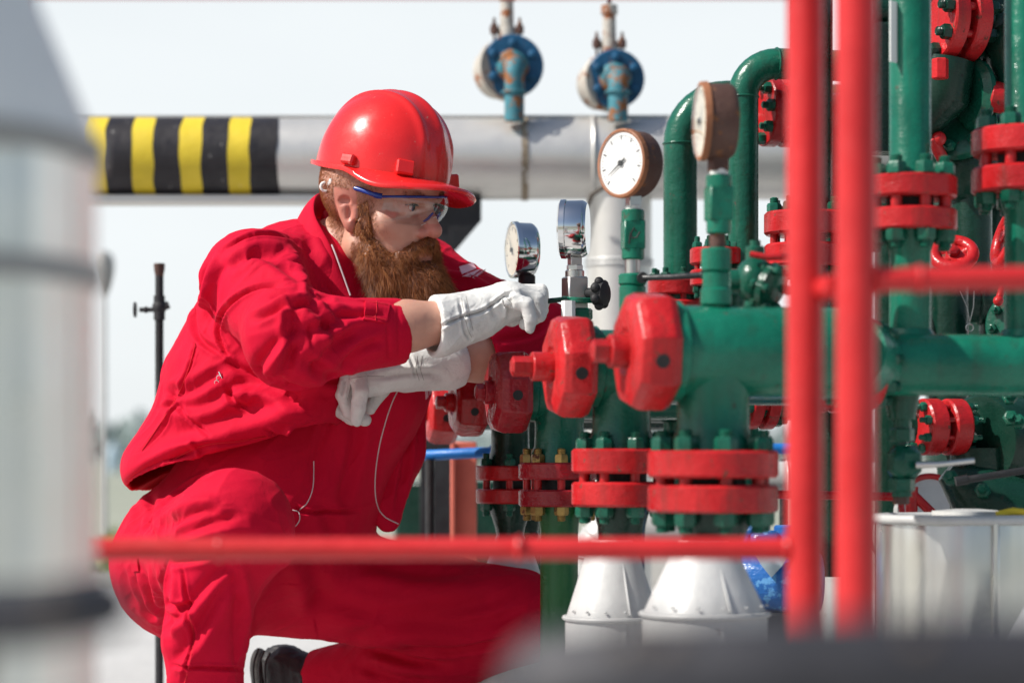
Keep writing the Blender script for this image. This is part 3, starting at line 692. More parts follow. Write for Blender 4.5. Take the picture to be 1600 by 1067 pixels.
# two goosenecks in the middle
Y = 4.62; r1 = pxm(26.5, Y); b0 = at(1063, 440, Y); cr = pxm(72, Y)
P = [at(1063, 760, Y), at(1063, 440, Y), at(1063, 225, Y)]; zt = P[-1]; P += arc(zt + X*cr, -X, Z, cr, 10)[1:]; P += [P[-1] + X*pxm(190, Y) + YV*.05]
t = pipe('gooseneck_pipe', 'left green gooseneck pipe bending right above the second gauge', 'pipe', P, r1, 'green', base_of(b0), G_, beads=((2, 0),))
flange_pair(t, at(1058, 466, Y), Z, pxm(46, Y), pxm(24, Y), pxm(9, Y), 8, 'red', 'green', .2)
Y = 4.40; r1 = pxm(21.5, Y); b0 = at(1161, 440, Y); cr = pxm(52, Y)
P = [at(1161, 780, Y), at(1161, 440, Y), at(1161, 152, Y)]; zt = P[-1]; P += arc(zt + X*cr, -X, Z, cr, 10)[1:]; P += [P[-1] + X*pxm(170, Y) + YV*.04]
t = pipe('gooseneck_pipe', 'taller green gooseneck pipe bending right behind the topmost gauge', 'pipe', P, r1*1.12, 'green', base_of(b0), G_, beads=((2, 0), (len(P)-2, 0)))
flange_pair(t, at(1120, 418, Y), Z, pxm(42, Y), pxm(26, Y), pxm(8, Y), 8, 'red', 'green', .35)
Y = 4.5; t = thing('blind_flange', 'upright red flange pair with green nuts left of the red posts', 'flange', base_of(at(1210, 0, Y)))
flange_pair(t, at(1217, 176, Y), nrm((-.96, -.28, 0)), pxm(54, Y), pxm(21, Y), pxm(10, Y), 8, 'red', 'green', .1)
m_ = MB(); m_.cyl(at(1225, 176, Y), at(1330, 176, Y+.06), pxm(30, Y), n=30); m_.cyl(at(1300, 176, Y+.05), at(1300, 900, Y+.05), pxm(24, Y), n=30); m_.build('pipe', M['green_deep'], t)
Y = 4.3; t = thing('vertical_pipe', 'dull dark pipe with red flange standing between the two red posts', 'pipe', base_of(at(1268, 0, Y)), G_)
m_ = MB(); m_.cyl(at(1268, -60, Y), at(1268, 335, Y), pxm(33, Y), n=32); m_.cyl(at(1268, 410, Y), at(1268, 640, Y), pxm(30, Y), n=32); m_.build('pipe', M['green_deep'], t)
flange_pair(t, at(1258, 375, Y), Z, pxm(64, Y), pxm(36, Y), pxm(14, Y), 8, 'red', 'green', .2)
# crowded valves behind the risers
Y = 4.25; AX2 = nrm((-.93, -.37, 0))
t = thing('gate_valve', 'big shaded green valve body at upper right with upright red flange pair', 'valve', base_of(at(1520, 0, Y)))
flange_pair(t, at(1488, 30, Y), AX2, pxm(68, Y), pxm(27, Y), pxm(13, Y), 8, 'red', 'green_deep', .2)
m_ = MB(); m_.ball(at(1560, 45, Y+.06), (.075, .07, .085), nu=32, nv=20); m_.cyl(at(1500, 30, Y), at(1560, 40, Y+.06), pxm(38, Y), n=32)
m_.tube([at(1590, 60, Y+.02), at(1602, 100, Y), at(1595, 140, Y), at(1575, 175, Y)], [pxm(60, Y), pxm(56, Y), pxm(45, Y), pxm(30, Y)], 32)
m_.tube([at(1480, 95, Y), at(1470, 150, Y), at(1430, 215, Y+.02)], [pxm(44, Y), pxm(46, Y), pxm(20, Y)], 28); m_.build('body', M['green_deep'], t)
m_ = MB(); m_.cyl(at(1469, 92, Y-.08), at(1469, 124, Y-.08), pxm(13, Y), n=6, ch=.002); m_.build('drain_plug', M['red'], t)
m_ = MB(); m_.cyl(at(1388, 40, Y+.1), at(1380, 240, Y+.1), pxm(30, Y), n=30); m_.cyl(at(1360, 20, Y+.1), at(1445, 20, Y+.1), pxm(24, Y), n=30); m_.build('branch_pipe', M['green_deep'], t)
m_ = MB(); m_.cyl(at(1545, 150, Y-.02), at(1590, 158, Y-.02), pxm(24, Y), n=28, ch=.003); m_.build('stub_cap', M['red'], t)
m_ = MB(); m_.lathe([(0, .05), (.012, .062), (.02, .062), (.03, .05)], at(1535, 150, Y+.02), AX2, 36); m_.build('bonnet_ring', M['green'], t)
Y = 4.5; t = thing('cross_pipe', 'horizontal green pipe in shade behind the right riser', 'pipe', base_of(at(1540, 0, Y)), G_)
m_ = MB(); m_.cyl(at(1430, 172, Y), at(1680, 172, Y), pxm(26, Y), n=32); m_.build('pipe', M['green'], t)
m_ = MB(); m_.torus(at(1580, 172, Y), X, pxm(27, Y), .006, 32, 8); m_.build('weld_bead', M['green'], t)
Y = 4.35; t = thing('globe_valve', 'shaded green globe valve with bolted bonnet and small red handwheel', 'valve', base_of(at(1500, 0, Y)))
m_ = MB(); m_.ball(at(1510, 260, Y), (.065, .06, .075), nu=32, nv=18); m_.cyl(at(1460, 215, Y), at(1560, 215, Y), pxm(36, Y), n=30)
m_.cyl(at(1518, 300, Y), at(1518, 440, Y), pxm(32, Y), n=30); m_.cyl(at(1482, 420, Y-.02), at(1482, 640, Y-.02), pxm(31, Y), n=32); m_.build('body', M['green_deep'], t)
m_ = MB(); m_.lathe([(0, .06), (.004, .064), (.018, .064), (.022, .058)], at(1505, 205, Y-.04), nrm((-.4, -.8, .45)), 36); m_.build('bonnet', M['green'], t)
a_, u_, v_ = basis(nrm((-.4, -.8, .45))); me = bolt_mesh(.02, .006, .011, .011, .004, M['green'], M['green'])
for k in range(7):
    th = k*2*math.pi/7; p = at(1505, 205, Y-.04) + a_*.014 + (math.cos(th)*u_+math.sin(th)*v_)*.050
    o = bpy.data.objects.new('bolt', me); COL.objects.link(o); o.parent = t; o.rotation_euler = rot_to(a_).to_euler(); o.location = [float(x) for x in p - world_loc(t)]
m_ = MB(); m_.cyl(at(1455, 215, Y-.1), at(1478, 258, Y-.08), .011, n=14, ch=.002); m_.ball(at(1467, 217, Y-.1), .013, nu=14, nv=10); m_.build('stem', M['red'], t)
# handwheels
def handwheel(c, nv, Rw, rt, lab, spokes=3, m='red'):
    t = thing('handwheel', lab, 'handwheel', c, 'red handwheels at the right'); a, u, v = basis(nv)
    m_ = MB(); m_.torus(c, a, Rw, rt, 48, 12); m_.build('rim', M[m], t)
    for k in range(spokes):
        th = k*2*math.pi/spokes+.4; b = MB(); d = math.cos(th)*u+math.sin(th)*v
        b.tube([c+d*.008-a*.012, c+d*Rw*.5-a*.006, c+d*Rw], [rt*1.0, rt*.8, rt*.7], 10); b.build('spoke', M[m], t)
    if spokes == 5: b = MB(); b.lathe([(-.006, .010), (-.004, Rw*.98), (.002, Rw*.98), (.006, .010)], c-a*.004, a, 36); b.build('web', M[m], t)
    b = MB(); b.lathe([(-.02, .012), (-.018, .016), (0, .016), (.004, .012)], c-a*.004, a, 20); b.cyl(c-a*.07, c+a*.012, .008, n=12); b.build('hub', M[m], t)
    b = MB(); b.cyl(c+a*.0, c+a*.012, .011, n=6, ch=.002); b.build('nut', M['red_dark'], t)
handwheel(at(1490, 397, 4.05), (-.15, -.72, .68), .032, .0105, 'small dished red handwheel seen below the left paired flange', 5)
handwheel(at(1574, 372, 4.05), (-.96, -.12, .30), .044, .0105, 'larger red handwheel tilted at the right edge beside the riser')
m_ = MB(); p0 = at(1572, 380, 4.05); t = thing('red_strut', 'thin slanting red rod below the tilted handwheel', 'rod', base_of(p0))
m_.tube([at(1590, 345, 4.02), at(1575, 420, 4.02), at(1560, 470, 4.02)], .006, 12); m_.ball(at(1590, 345, 4.02), .009, nu=12, nv=8); m_.ball(at(1560, 470, 4.02), .009, nu=12, nv=8); m_.build('rod', M['red'], t)
Y = 4.2; t = thing('bolted_cover', 'round green cover plate with bolts above the header pipe', 'cover', base_of(at(1580, 0, Y)))
nv = nrm((-.55, -.8, .1)); m_ = MB(); m_.lathe([(0, .001), (0, .056), (.003, .059), (.02, .059)], at(1588, 505, Y), -nv, 40); m_.build('plate', M['green'], t)
a_, u_, v_ = basis(nv)
for k in range(8):
    th = k*math.pi/4+.2; b = MB(); p = at(1588, 505, Y)+(math.cos(th)*u_+math.sin(th)*v_)*.044; b.lathe([(0, .009), (.008, .009), (.010, .006), (.010, .0045), (.018, .004)], p, a_, 6); b.build('bolt', M['green'], t)
m_ = MB(); m_.cyl(at(1588, 505, Y)-nv*.02, at(1588, 505, Y)-nv*.25, .05, n=30); m_.build('neck', M['green_deep'], t)
# hanging wires behind the header
m_ = MB()
for (xa, xb) in ((1500, 1516), (1522, 1514)): m_.tube([at(xa, 455, 3.9), at((xa+xb)/2+3, 480, 3.9), at(xb, 508, 3.9)], .0006, 6)
m_.torus(at(1515, 512, 3.9), (0, 1, 0), .006, .0008, 16, 6)
tag(m_.build('wire_loop', M['steel'], loc=at(1508, 455, 3.9)), 'thin twisted wires hanging above the green header pipe', 'wire')

# below the header
Y = 3.57; c = at(1409, 640, Y); t = thing('drain_valve', 'small green needle valve with hexagonal body hanging under the header', 'valve', c)
m_ = MB(); m_.cyl(at(1409, 615, Y), at(1409, 655, Y), .027, .020, 24); m_.cyl(at(1409, 655, Y), at(1409, 668, Y), .013, n=20); m_.lathe([(0, .017), (.002, .019), (.018, .019), (.02, .017)], at(1409, 690, Y), Z, 6)
m_.build('neck', M['green'], t)
m_ = MB(); m_.box(at(1413, 722, Y), (.052, .040, .050), [[math.cos(.5), -math.sin(.5), 0], [math.sin(.5), math.cos(.5), 0], [0, 0, 1]], ch=.012); m_.build('body', M['green'], t)
m_ = MB(); m_.lathe([(0, .017), (.002, .020), (.018, .020), (.02, .018)], at(1409, 768, Y), Z, 6); m_.cyl(at(1409, 768, Y), at(1409, 776, Y), .015, n=20); m_.build('union_nut', M['green'], t)
m_ = MB(); m_.cyl(at(1408, 772, Y), at(1408, 788, Y), .0125, n=6, ch=.002); m_.build('plug', M['rust'], t)
m_ = MB(); m_.tube([at(1432, 726, Y-.02), at(1468, 725, Y-.03), at(1522, 719, Y-.03)], [.006, .0045, .0045], 12); m_.build('lever', M['steel'], t)
Y = 4.0; t = thing('pump', 'dark green pump with round motor drum below the header', 'pump', base_of(at(1530, 0, Y)))
m_ = MB(); m_.lathe([(-.09, .02), (-.088, .074), (-.08, .080), (.08, .080), (.088, .074), (.09, .02)], at(1582, 690, Y+.05), nrm((-.75, -.65, 0)), 44); m_.build('motor_drum', M['green_deep'], t)
m_ = MB(); m_.cyl(at(1420, 665, Y), at(1440, 666, Y), pxm(30, Y), n=28); m_.cyl(at(1490, 668, Y), at(1560, 670, Y+.05), pxm(34, Y), n=28)
m_.tube([at(1480, 735, Y-.03), at(1520, 770, Y-.03), at(1585, 800, Y-.03)], [pxm(20, Y), pxm(48, Y), pxm(56, Y)], 28); m_.cyl(at(1530, 700, Y), at(1530, 900, Y), pxm(45, Y), n=30); m_.build('housing', M['green_deep'], t)
flange_pair(t, at(1471, 667, Y-.03), nrm((-.95, -.3, 0)), pxm(44, Y), pxm(30, Y), pxm(11, Y), 8, 'red', 'green', .3, rn=.008)
for (px, py) in ((1486, 748), (1536, 768), (1580, 655), (1578, 622), (1592, 660)):
    b = MB(); nv = nrm((-.3, -.9, .3)); b.lathe([(0, .013), (.010, .013), (.012, .010), (.012, .007), (.022, .0065)], at(px, py, Y-.09), nv, 6); b.build('bolt', M['green'], t)
Y = 3.8; p0 = at(1497, 752, Y); t = thing('pump_lever', 'straight black lever rod below the dark green pump', 'lever', p0)
m_ = MB(); m_.tube([at(1495, 752, Y), at(1550, 743, Y), at(1640, 728, Y)], .0058, 12); m_.build('rod', M['black'], t)
m_ = MB(); m_.tube([at(1493, 752, Y), at(1512, 749, Y)], .0075, 12); m_.build('grip', M['black'], t)
Y = 4.6; t = thing('slanting_pipe', 'slanting white clad pipe end with red edge under the pump', 'pipe', base_of(at(1450, 0, Y)))
m_ = MB(); m_.cyl(at(1400, 840, Y+.3), at(1455, 790, Y), .058, n=36); m_.build('cladding', M['alu_white'], t)
m_ = MB(); m_.torus(at(1455, 790, Y), at(1455, 790, Y)-at(1400, 840, Y+.3), .058, .006, 40, 8); m_.build('end_ring', M['red'], t)
# low red bracket in front of the drum
Y = 3.9; t = thing('low_bracket', 'low red pipe bracket behind the silver drum', 'bracket', base_of(at(1420, 0, Y)))
m_ = MB(); m_.tube([at(1190, 772, Y), at(1320, 774, Y), at(1405, 776, Y)], .007, 12); m_.tube([at(1425, 760, Y), at(1424, 800, Y), at(1424, 1000, Y)], .010, 12); m_.tube([at(1424, 770, Y), at(1455, 800, Y), at(1470, 830, Y)], .008, 12); m_.build('rail', M['red'], t)

# silver drum at lower right
Y = 3.72; cx = at(1492, 0, Y)[0]; rt = pxm(124, Y); t = thing('insulated_drum', 'silver clad drum with rolled rim at lower right', 'drum', (cx, Y, 0))
m_ = MB(); nn = 240; V = []; th = np.arange(nn)*2*math.pi/nn; rr = rt+.0014*np.sin(th*5+2.5)+.0008*np.sin(th*11+.7)+.0002*np.sin(th*23)-.002
for zq, fq in ((0, 1), (zz(900, Y), 1), (zz(815, Y), 1), (zz(808, Y), .985), (zz(806, Y), .3)): V.append(np.stack([cx+np.cos(th)*rr*fq, Y+np.sin(th)*rr*fq, np.full(nn, zq)], 1))
m_.add(np.concatenate(V), [(q*nn+i, q*nn+(i+1) % nn, (q+1)*nn+(i+1) % nn, (q+1)*nn+i) for q in range(4) for i in range(nn)]); m_.build('shell', M['alu_tank'], t)
m_ = MB(); m_.torus((cx, Y, zz(810, Y)), Z, rt, .0075, 72, 12); m_.build('rolled_rim', M['alu_white'], t)
m_ = MB(); m_.box((cx+rt*.32, Y-rt*.95, zz(905, Y)), (.012, .010, abs(zz(815, Y)-zz(1000, Y))), ch=.003); m_.build('lock_seam', M['alu_tank'], t)
m_ = MB(); m_.lathe([(0, .022), (.002, .055), (.009, .055), (.012, .02)], (cx+.02, Y, zz(806, Y)-.001), Z, 36); m_.tube([(cx+.05, Y-.07, zz(803, Y)), (cx+.075, Y-.07, zz(797, Y)), (cx+.10, Y-.075, zz(800, Y))], .006, 10, m=1); m_.build('lid_fitting', [M['alu_white'], M['yellow']], t)
Y = 3.45; t = thing('cladding_chute', 'sloping pale metal chute leaning past the silver drum at the right edge', 'chute', base_of(at(1600, 0, Y)))
m_ = MB(); q = [at(1560, 1015, Y), at(1625, 905, Y+.05), at(1700, 905, Y+.05), at(1700, 1015, Y)]; d = np.array([0, .012, -.010])
m_.add(q + [p+d for p in q], [(0, 1, 2, 3), (7, 6, 5, 4), (0, 4, 5, 1), (1, 5, 6, 2), (2, 6, 7, 3), (3, 7, 4, 0)]); m_.build('plate', M['alu_white'], t, sharp=20)
m_ = MB(); m_.box(((q[0]+q[3])/2*[1, 1, 0]+[0, .02, q[0][2]/2]), (.12, .02, q[0][2])); m_.build('foot', M['alu_white'], t)

# blue bundle, blue pipe, salmon post, green box
Y = 4.0; c = at(1205, 905, Y); t = thing('blue_motor', 'small bright blue wrapped motor on a dark stand behind the largest cone', 'motor', base_of(c))
m_ = MB(); m_.lathe([(-.075, .02), (-.07, .048), (-.05, .054), (.05, .054), (.07, .048), (.075, .02)], at(1215, 908, Y), nrm((.9, -.3, 0)), 36); m_.build('drum', M['bluewrap'], t)
m_ = MB(); m_.box(at(1195, 845, Y), (.05, .05, .035), ch=.008); m_.cyl(at(1228, 862, Y), at(1228, 820, Y), .020, n=20, ch=.003); m_.tube([at(1170, 850, Y), at(1165, 835, Y), at(1178, 828, Y)], .010, 12); m_.build('terminal_box', M['bluewrap'], t)
m_ = MB(); m_.add([at(1180, 868, Y-.058), at(1232, 866, Y-.058), at(1222, 884, Y-.060), at(1205, 902, Y-.058), at(1192, 886, Y-.060)] + [at(1180, 868, Y-.052), at(1232, 866, Y-.052), at(1222, 884, Y-.054), at(1205, 902, Y-.052), at(1192, 886, Y-.054)], [(0, 1, 2, 3, 4), (9, 8, 7, 6, 5), (0, 5, 6, 1), (1, 6, 7, 2), (2, 7, 8, 3), (3, 8, 9, 4), (4, 9, 5, 0)]); m_.build('wrap_flap', M['farsteel'], t)
m_ = MB(); m_.box((at(1210, 0, Y)[0], Y, zz(955, Y)/2), (.14, .08, zz(955, Y)), ch=.004); m_.build('stand', M['black'], t)
Y = 4.95; t = thing('blue_pipe', 'thin bright blue pipe running behind the worker at belt height', 'pipe', base_of(at(740, 0, Y)))
m_ = MB(); m_.tube([at(520, 714, Y+.4), at(650, 712, Y+.05), at(770, 706, Y), at(1000, 703, Y), at(1320, 700, Y)], pxm(8.5, Y), 18); m_.build('pipe', M['bluepipe'], t)
m_ = MB(); m_.cyl(at(765, 706, Y), at(776, 706, Y), pxm(11, Y), n=18, ch=.001); m_.build('coupling', M['bluepipe'], t)
for px in (672, 1225):
    m_ = MB(); p = at(px, 712, Y+.03); m_.cyl((p[0], p[1], 0), (p[0], p[1], p[2]-.008), .010, n=12); m_.build('prop', M['soot'], t)
Y = 5.4; p = at(727, 0, Y); t = thing('salmon_post', 'flat salmon pink steel post behind the smaller capped tee', 'post', base_of(p))
m_ = MB(); m_.box((p[0], Y, zz(690, Y)/2), (pxm(36, Y), .02, zz(690, Y)), ch=.003); m_.build('web', M['salmon'], t)
m_ = MB(); m_.box((p[0]-pxm(19, Y), Y-.012, zz(690, Y)/2), (.010, .05, zz(690, Y)), ch=.002); m_.build('side_plate', M['salmon'], t)
Y = 7.4; p = at(740, 0, Y); t = thing('equipment_cabinet', 'dark green cabinet standing behind the black column', 'cabinet', base_of(p))
m_ = MB(); m_.box((p[0], Y, zz(750, Y)/2), (pxm(240, Y), .3, zz(750, Y)), ch=.01); m_.build('housing', M['green_deep'], t)
m_ = MB(); m_.box((p[0], Y-.155, zz(800, Y)), (pxm(90, Y), .012, .18), ch=.004); m_.build('door', M['green_deep'], t)
# white clad bends low behind the cones
Y = 5.1; p = at(905, 0, Y); t = thing('clad_elbow', 'white clad pipe elbow low between the two nearest cones', 'pipe', base_of(p))
m_ = MB(); cr = .07; P = [at(925, 990, Y)-Z*.2, at(925, 880, Y)]; P += arc(P[-1]+X*cr, -X, Z, cr, 10)[1:]; P += [P[-1]+X*.3]; m_.tube(P, .046, 32); m_.build('cladding', M['alu_white'], t)
for i in (2, 5, 8):
    m_ = MB(); m_.torus(P[i], nrm(P[i+1]-P[i-1]), .0465, .003, 32, 6); m_.build('lap_bead', M['alu_white'], t)

# big dark vessel filling the background at the right
Y = 5.3; p = at(1600, 0, Y); rr = pxm(152, Y); t = thing('separator_vessel', 'tall green vessel in shade behind the right hand valves', 'vessel', base_of(p))
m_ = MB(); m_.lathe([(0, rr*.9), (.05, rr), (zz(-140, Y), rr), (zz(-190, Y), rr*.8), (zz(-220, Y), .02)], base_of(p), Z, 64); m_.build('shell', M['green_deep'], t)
for py in (120, 345, 600):
    m_ = MB(); m_.lathe([(-.012, rr), (-.010, rr+.012), (.010, rr+.012), (.012, rr)], (p[0], p[1], zz(py, Y)), Z, 64, cap=False); m_.build('stiffening_ring', M['green_deep'], t)
Y = 5.0
for (px, py, rp, nv, lab) in ((1545, 245, 50, (-.5, -.85, .1), 'round bottle green manway cover high on the tall vessel'), (1465, 560, 46, (-.4, -.9, 0), 'round bottle green cover low on the tall vessel behind the header')):
    nv = nrm(nv); c = at(px, py, Y-.15); t = thing('manway_cover', lab, 'cover', c, 'covers on the tall vessel'); r0 = pxm(rp, Y)
    m_ = MB(); m_.lathe([(-.62, r0*.8), (-.03, r0*.8), (-.03, r0), (-.012, r0), (-.012, r0*.99), (.010, r0*.99), (.014, r0*.9), (.018, r0*.3)], c, nv, 40); m_.build('plate', M['green'], t)
    a_, u_, v_ = basis(nv)
    for k in range(10):
        th = k*math.pi/5; b = MB(); b.lathe([(0, .010), (.009, .010), (.011, .007), (.011, .005), (.018, .0045)], c+nv*.012+(math.cos(th)*u_+math.sin(th)*v_)*r0*.82, nv, 6); b.build('bolt', M['green'], t)
# more dark pipe runs crowding the space between the risers and the tall vessel
Y = 4.75
for (P, rp, lab) in (([at(1440, 470, Y), at(1530, 470, Y), at(1720, 470, Y)], 34, 'level dark green pipe in the shade just above the header'),
                     ([at(1462, -60, Y), at(1462, 120, Y), at(1470, 235, Y-.05), at(1500, 300, Y-.1)], 27, 'dark green pipe bending forward behind the left riser'),
                     ([at(1555, 640, Y), at(1555, 400, Y), at(1560, 330, Y), at(1600, 300, Y), at(1720, 296, Y)], 24, 'dark green pipe bending away to the right behind the right riser')):
    P = spline_pts(P) if len(P) > 3 else P
    t = thing('shaded_pipe', lab, 'pipe', base_of(P[0]), 'dark pipes behind the risers')
    m_ = MB(); m_.tube(P, pxm(rp, Y), 28); m_.build('pipe', M['green_deep'], t)
    m_ = MB(); k_ = len(P)//2; m_.torus(P[k_], nrm(np.asarray(P[min(k_+1, len(P)-1)])-P[k_-1]), pxm(rp, Y)*1.01, .005, 28, 8); m_.build('weld_bead', M['green_deep'], t)
# white clad runs low in the background between the cones and the drum
Y = 4.9; t = thing('clad_pipe', 'horizontal white clad pipe low behind the two red posts', 'pipe', base_of(at(1300, 0, Y)))
m_ = MB(); m_.cyl(at(1195, 748, Y), at(1460, 752, Y), pxm(28, Y), n=36); m_.cyl(at(1310, 750, Y), at(1310, 750, Y)*[1, 1, 0], pxm(40, Y), n=36); m_.build('cladding', M['alu_white'], t)
for px in (1230, 1370):
    m_ = MB(); m_.torus(at(px, 749, Y), X, pxm(28.5, Y), .003, 36, 6); m_.build('lap_bead', M['alu_white'], t)
Y = 4.7; t = thing('service_pipe', 'dark upright pipe close behind the right red post', 'pipe', base_of(at(1392, 0, Y)))
m_ = MB(); m_.cyl(at(1396, 330, Y), at(1396, 330, Y)*[1, 1, 0], pxm(30, Y), n=30); m_.build('pipe', M['green_deep'], t)
m_ = MB(); m_.lathe([(0, pxm(30, Y)), (0, pxm(44, Y)), (.03, pxm(44, Y)), (.03, pxm(20, Y))], at(1396, 340, Y), Z, 36); m_.build('end_flange', M['green_deep'], t)

# black standpipe with tap behind the worker
Y = 5.2; p = at(249, 0, Y); t = thing('standpipe', 'black standpipe with a side tap left of the worker\'s back', 'standpipe', base_of(p))
m_ = MB(); rr = pxm(6.6, Y); m_.cyl(base_of(p), at(249, 425, Y), rr, n=20); m_.build('pipe', M['soot'], t)
m_ = MB(); m_.lathe([(0, rr), (.012, rr*1.25), (.022, rr*1.35), (.024, rr*1.05)], at(249, 431, Y), Z, 20); m_.torus(at(249, 413, Y), Z, rr*1.15, .002, 20, 6); m_.build('end_cap', M['rust'], t)
m_ = MB(); m_.ball(at(249, 480, Y), (rr*1.7, rr*1.6, rr*1.9)); m_.cyl(at(249, 462, Y), at(249, 500, Y), rr*1.35, n=16); m_.cyl(at(249, 482, Y), at(264, 476, Y), rr*.95, n=12, ch=.001); m_.build('tap_body', M['soot'], t)
m_ = MB(); m_.cyl(at(247, 484, Y), at(218, 484, Y), rr*.55, n=12); m_.ball(at(228, 484, Y), rr*.8, nu=12, nv=8); m_.build('spindle', M['soot'], t)
m_ = MB(); m_.lathe([(-.002, .004), (-.002, pxm(12, Y)), (.002, pxm(12, Y)), (.002, .004)], at(211, 484, Y), X, 24); m_.build('tap_wheel', M['soot'], t)

# ------------------------------------------------------------------ red railings in front
def rail_post(px, Y, r, lab):
    p = at(px, 0, Y); t = thing('railing_post', lab, 'post', base_of(p), 'red railing posts')
    m_ = MB(); m_.cyl(base_of(p), (p[0], Y, zz(-120, Y)), r, n=40); m_.build('tube', M['red_rail'], t)
    m_ = MB(); m_.lathe([(0, r*2.4), (.010, r*2.4), (.012, r*2.2)], base_of(p), Z, 32); m_.build('base_plate', M['red_rail'], t)
    return p
pL = rail_post(1258, 2.50, pxm(29, 2.5), 'left of the two red railing posts, crossbar welded to its left side')
pR = rail_post(1338, 2.42, pxm(32, 2.42), 'right of the two red railing posts, crossbar leading off to the right')
rail_post(30, 2.525, pxm(24, 2.5), 'far left red railing post behind the clad vessel')
def rail(P, r, lab, welds=()):
    t = thing('crossbar', lab, 'railing', base_of(P[0]), 'red railing crossbars'); m_ = MB(); m_.tube(P, r, 28); m_.build('bar', M['red_rail'], t)
    for w in welds:
        m_ = MB(); m_.torus(w, nrm(P[-1]-P[0]), r*.92, r*.30, 24, 8); m_.build('weld_bead', M['red_rail'], t)
Y = 2.5; rail([at(30, 857, Y+.025), at(700, 857, Y+.01), at(1232, 857, Y)], pxm(17.5, Y), 'long low red crossbar passing in front of the worker', [at(343, 857, Y+.02), at(811, 857, Y), at(1229, 857, Y)])
Y = 2.42; rail([at(1368, 437, Y), at(1480, 436, Y), at(1720, 434, Y)], pxm(19, Y), 'short red crossbar running off to the right edge', [at(1372, 437, Y), at(1437, 436, Y)])
rail([at(1286, 452, 2.49), at(1312, 446, 2.44)], pxm(19, 2.46), 'short red link bar between the two railing posts')
rail([at(30, -12, 2.525), at(700, -12, 2.51), at(1230, -12, 2.5)], pxm(10, 2.5), 'thin top crossbar just inside the upper edge of the picture')
# big clad vessel, near left
Y = 1.72; rv = .17; ex = at(148, 0, Y)[0]; cx = ex - rv*1.0
t = thing('clad_vessel', 'large blurred aluminium clad vessel with conical top at the left edge', 'vessel', (cx, Y, 0))
zj = zz(238, Y); zcone = zz(-120, Y); m_ = MB(); nn = 240; V = []; th = np.arange(nn)*2*math.pi/nn                     # hand-beaten sheet: shallow upright dents
rr = rv+.0016*np.sin(th*11+.5)+.0011*np.sin(th*23+1.7)+.0007*np.sin(th*41)-.0025
for zq in (0, zj*.5, zj): V.append(np.stack([cx+np.cos(th)*rr, Y+np.sin(th)*rr, np.full(nn, zq)], 1))
m_.add(np.concatenate(V), [(q*nn+i, q*nn+(i+1) % nn, (q+1)*nn+(i+1) % nn, (q+1)*nn+i) for q in (0, 1) for i in range(nn)]); m_.build('shell', M['alu_vessel'], t)
m_ = MB(); m_.lathe([(zj+.002, rv-.001), (zz(200, Y), rv-.004), (zz(100, Y), rv-pxm(50, Y)), (zz(0, Y), rv-pxm(92, Y)), (zcone, rv-pxm(142, Y)), (zcone+.02, .02)], (cx, Y, 0), Z, 96); m_.build('cone_top', M['cone_cap'], t)
for py in (238, 430, 930):
    m_ = MB(); m_.lathe([(-.009, rv+.0005), (-.008, rv+.004), (.008, rv+.004), (.009, rv+.0005)], (cx, Y, zz(py, Y)), Z, 96, cap=False); m_.build('band', M['band'], t)
# near charcoal handrails, strongly out of focus
Y = 0.98; t = thing('handrail', 'dark grey near rail blurred across the lower right corner', 'handrail', base_of(at(760, 0, Y)))
m_ = MB(); r_ = pxm(85, Y); P = [at(868, 1070, Y+.02), at(1000, 1054, Y), at(1400, 1046, Y), at(1750, 1042, Y)]; m_.tube(P, r_, 28); m_.ball(P[0], r_, nu=24, nv=16); m_.build('bar', M['charcoal'], t)
for px in (1150, 1700):
    m_ = MB(); p = at(px, 1040, Y); m_.cyl((p[0], Y, 0), (p[0], Y, p[2]-r_*.5), r_*.8, n=20); m_.build('leg', M['charcoal'], t)
for px in (985, 1050, 1440):
    m_ = MB(); m_.ball(at(px, 1006, Y-r_*.80), (pxm(24, Y), pxm(10, Y), pxm(18, Y)), nu=14, nv=10); m_.build('rivet', M['seam'], t)
Y = 1.02; t = thing('handrail', 'dark grey near rail blurred across the lower left corner', 'handrail', base_of(at(60, 0, Y)))
m_ = MB(); r_ = pxm(50, Y); P = [at(-150, 972, Y), at(60, 962, Y), at(160, 946, Y+.03)]; m_.tube(P, r_, 24); m_.ball(P[-1], r_, nu=24, nv=16); m_.build('bar', M['charcoal'], t)
m_ = MB(); p = at(-60, 960, Y); m_.cyl((p[0], Y, 0), (p[0], Y, p[2]-r_*.5), r_*.8, n=20); m_.build('leg', M['charcoal'], t)
m_ = MB(); m_.ball(at(82, 945, Y-r_*.8), (pxm(20, Y), pxm(8, Y), pxm(18, Y)), nu=14, nv=10); m_.build('rivet', M['seam'], t)
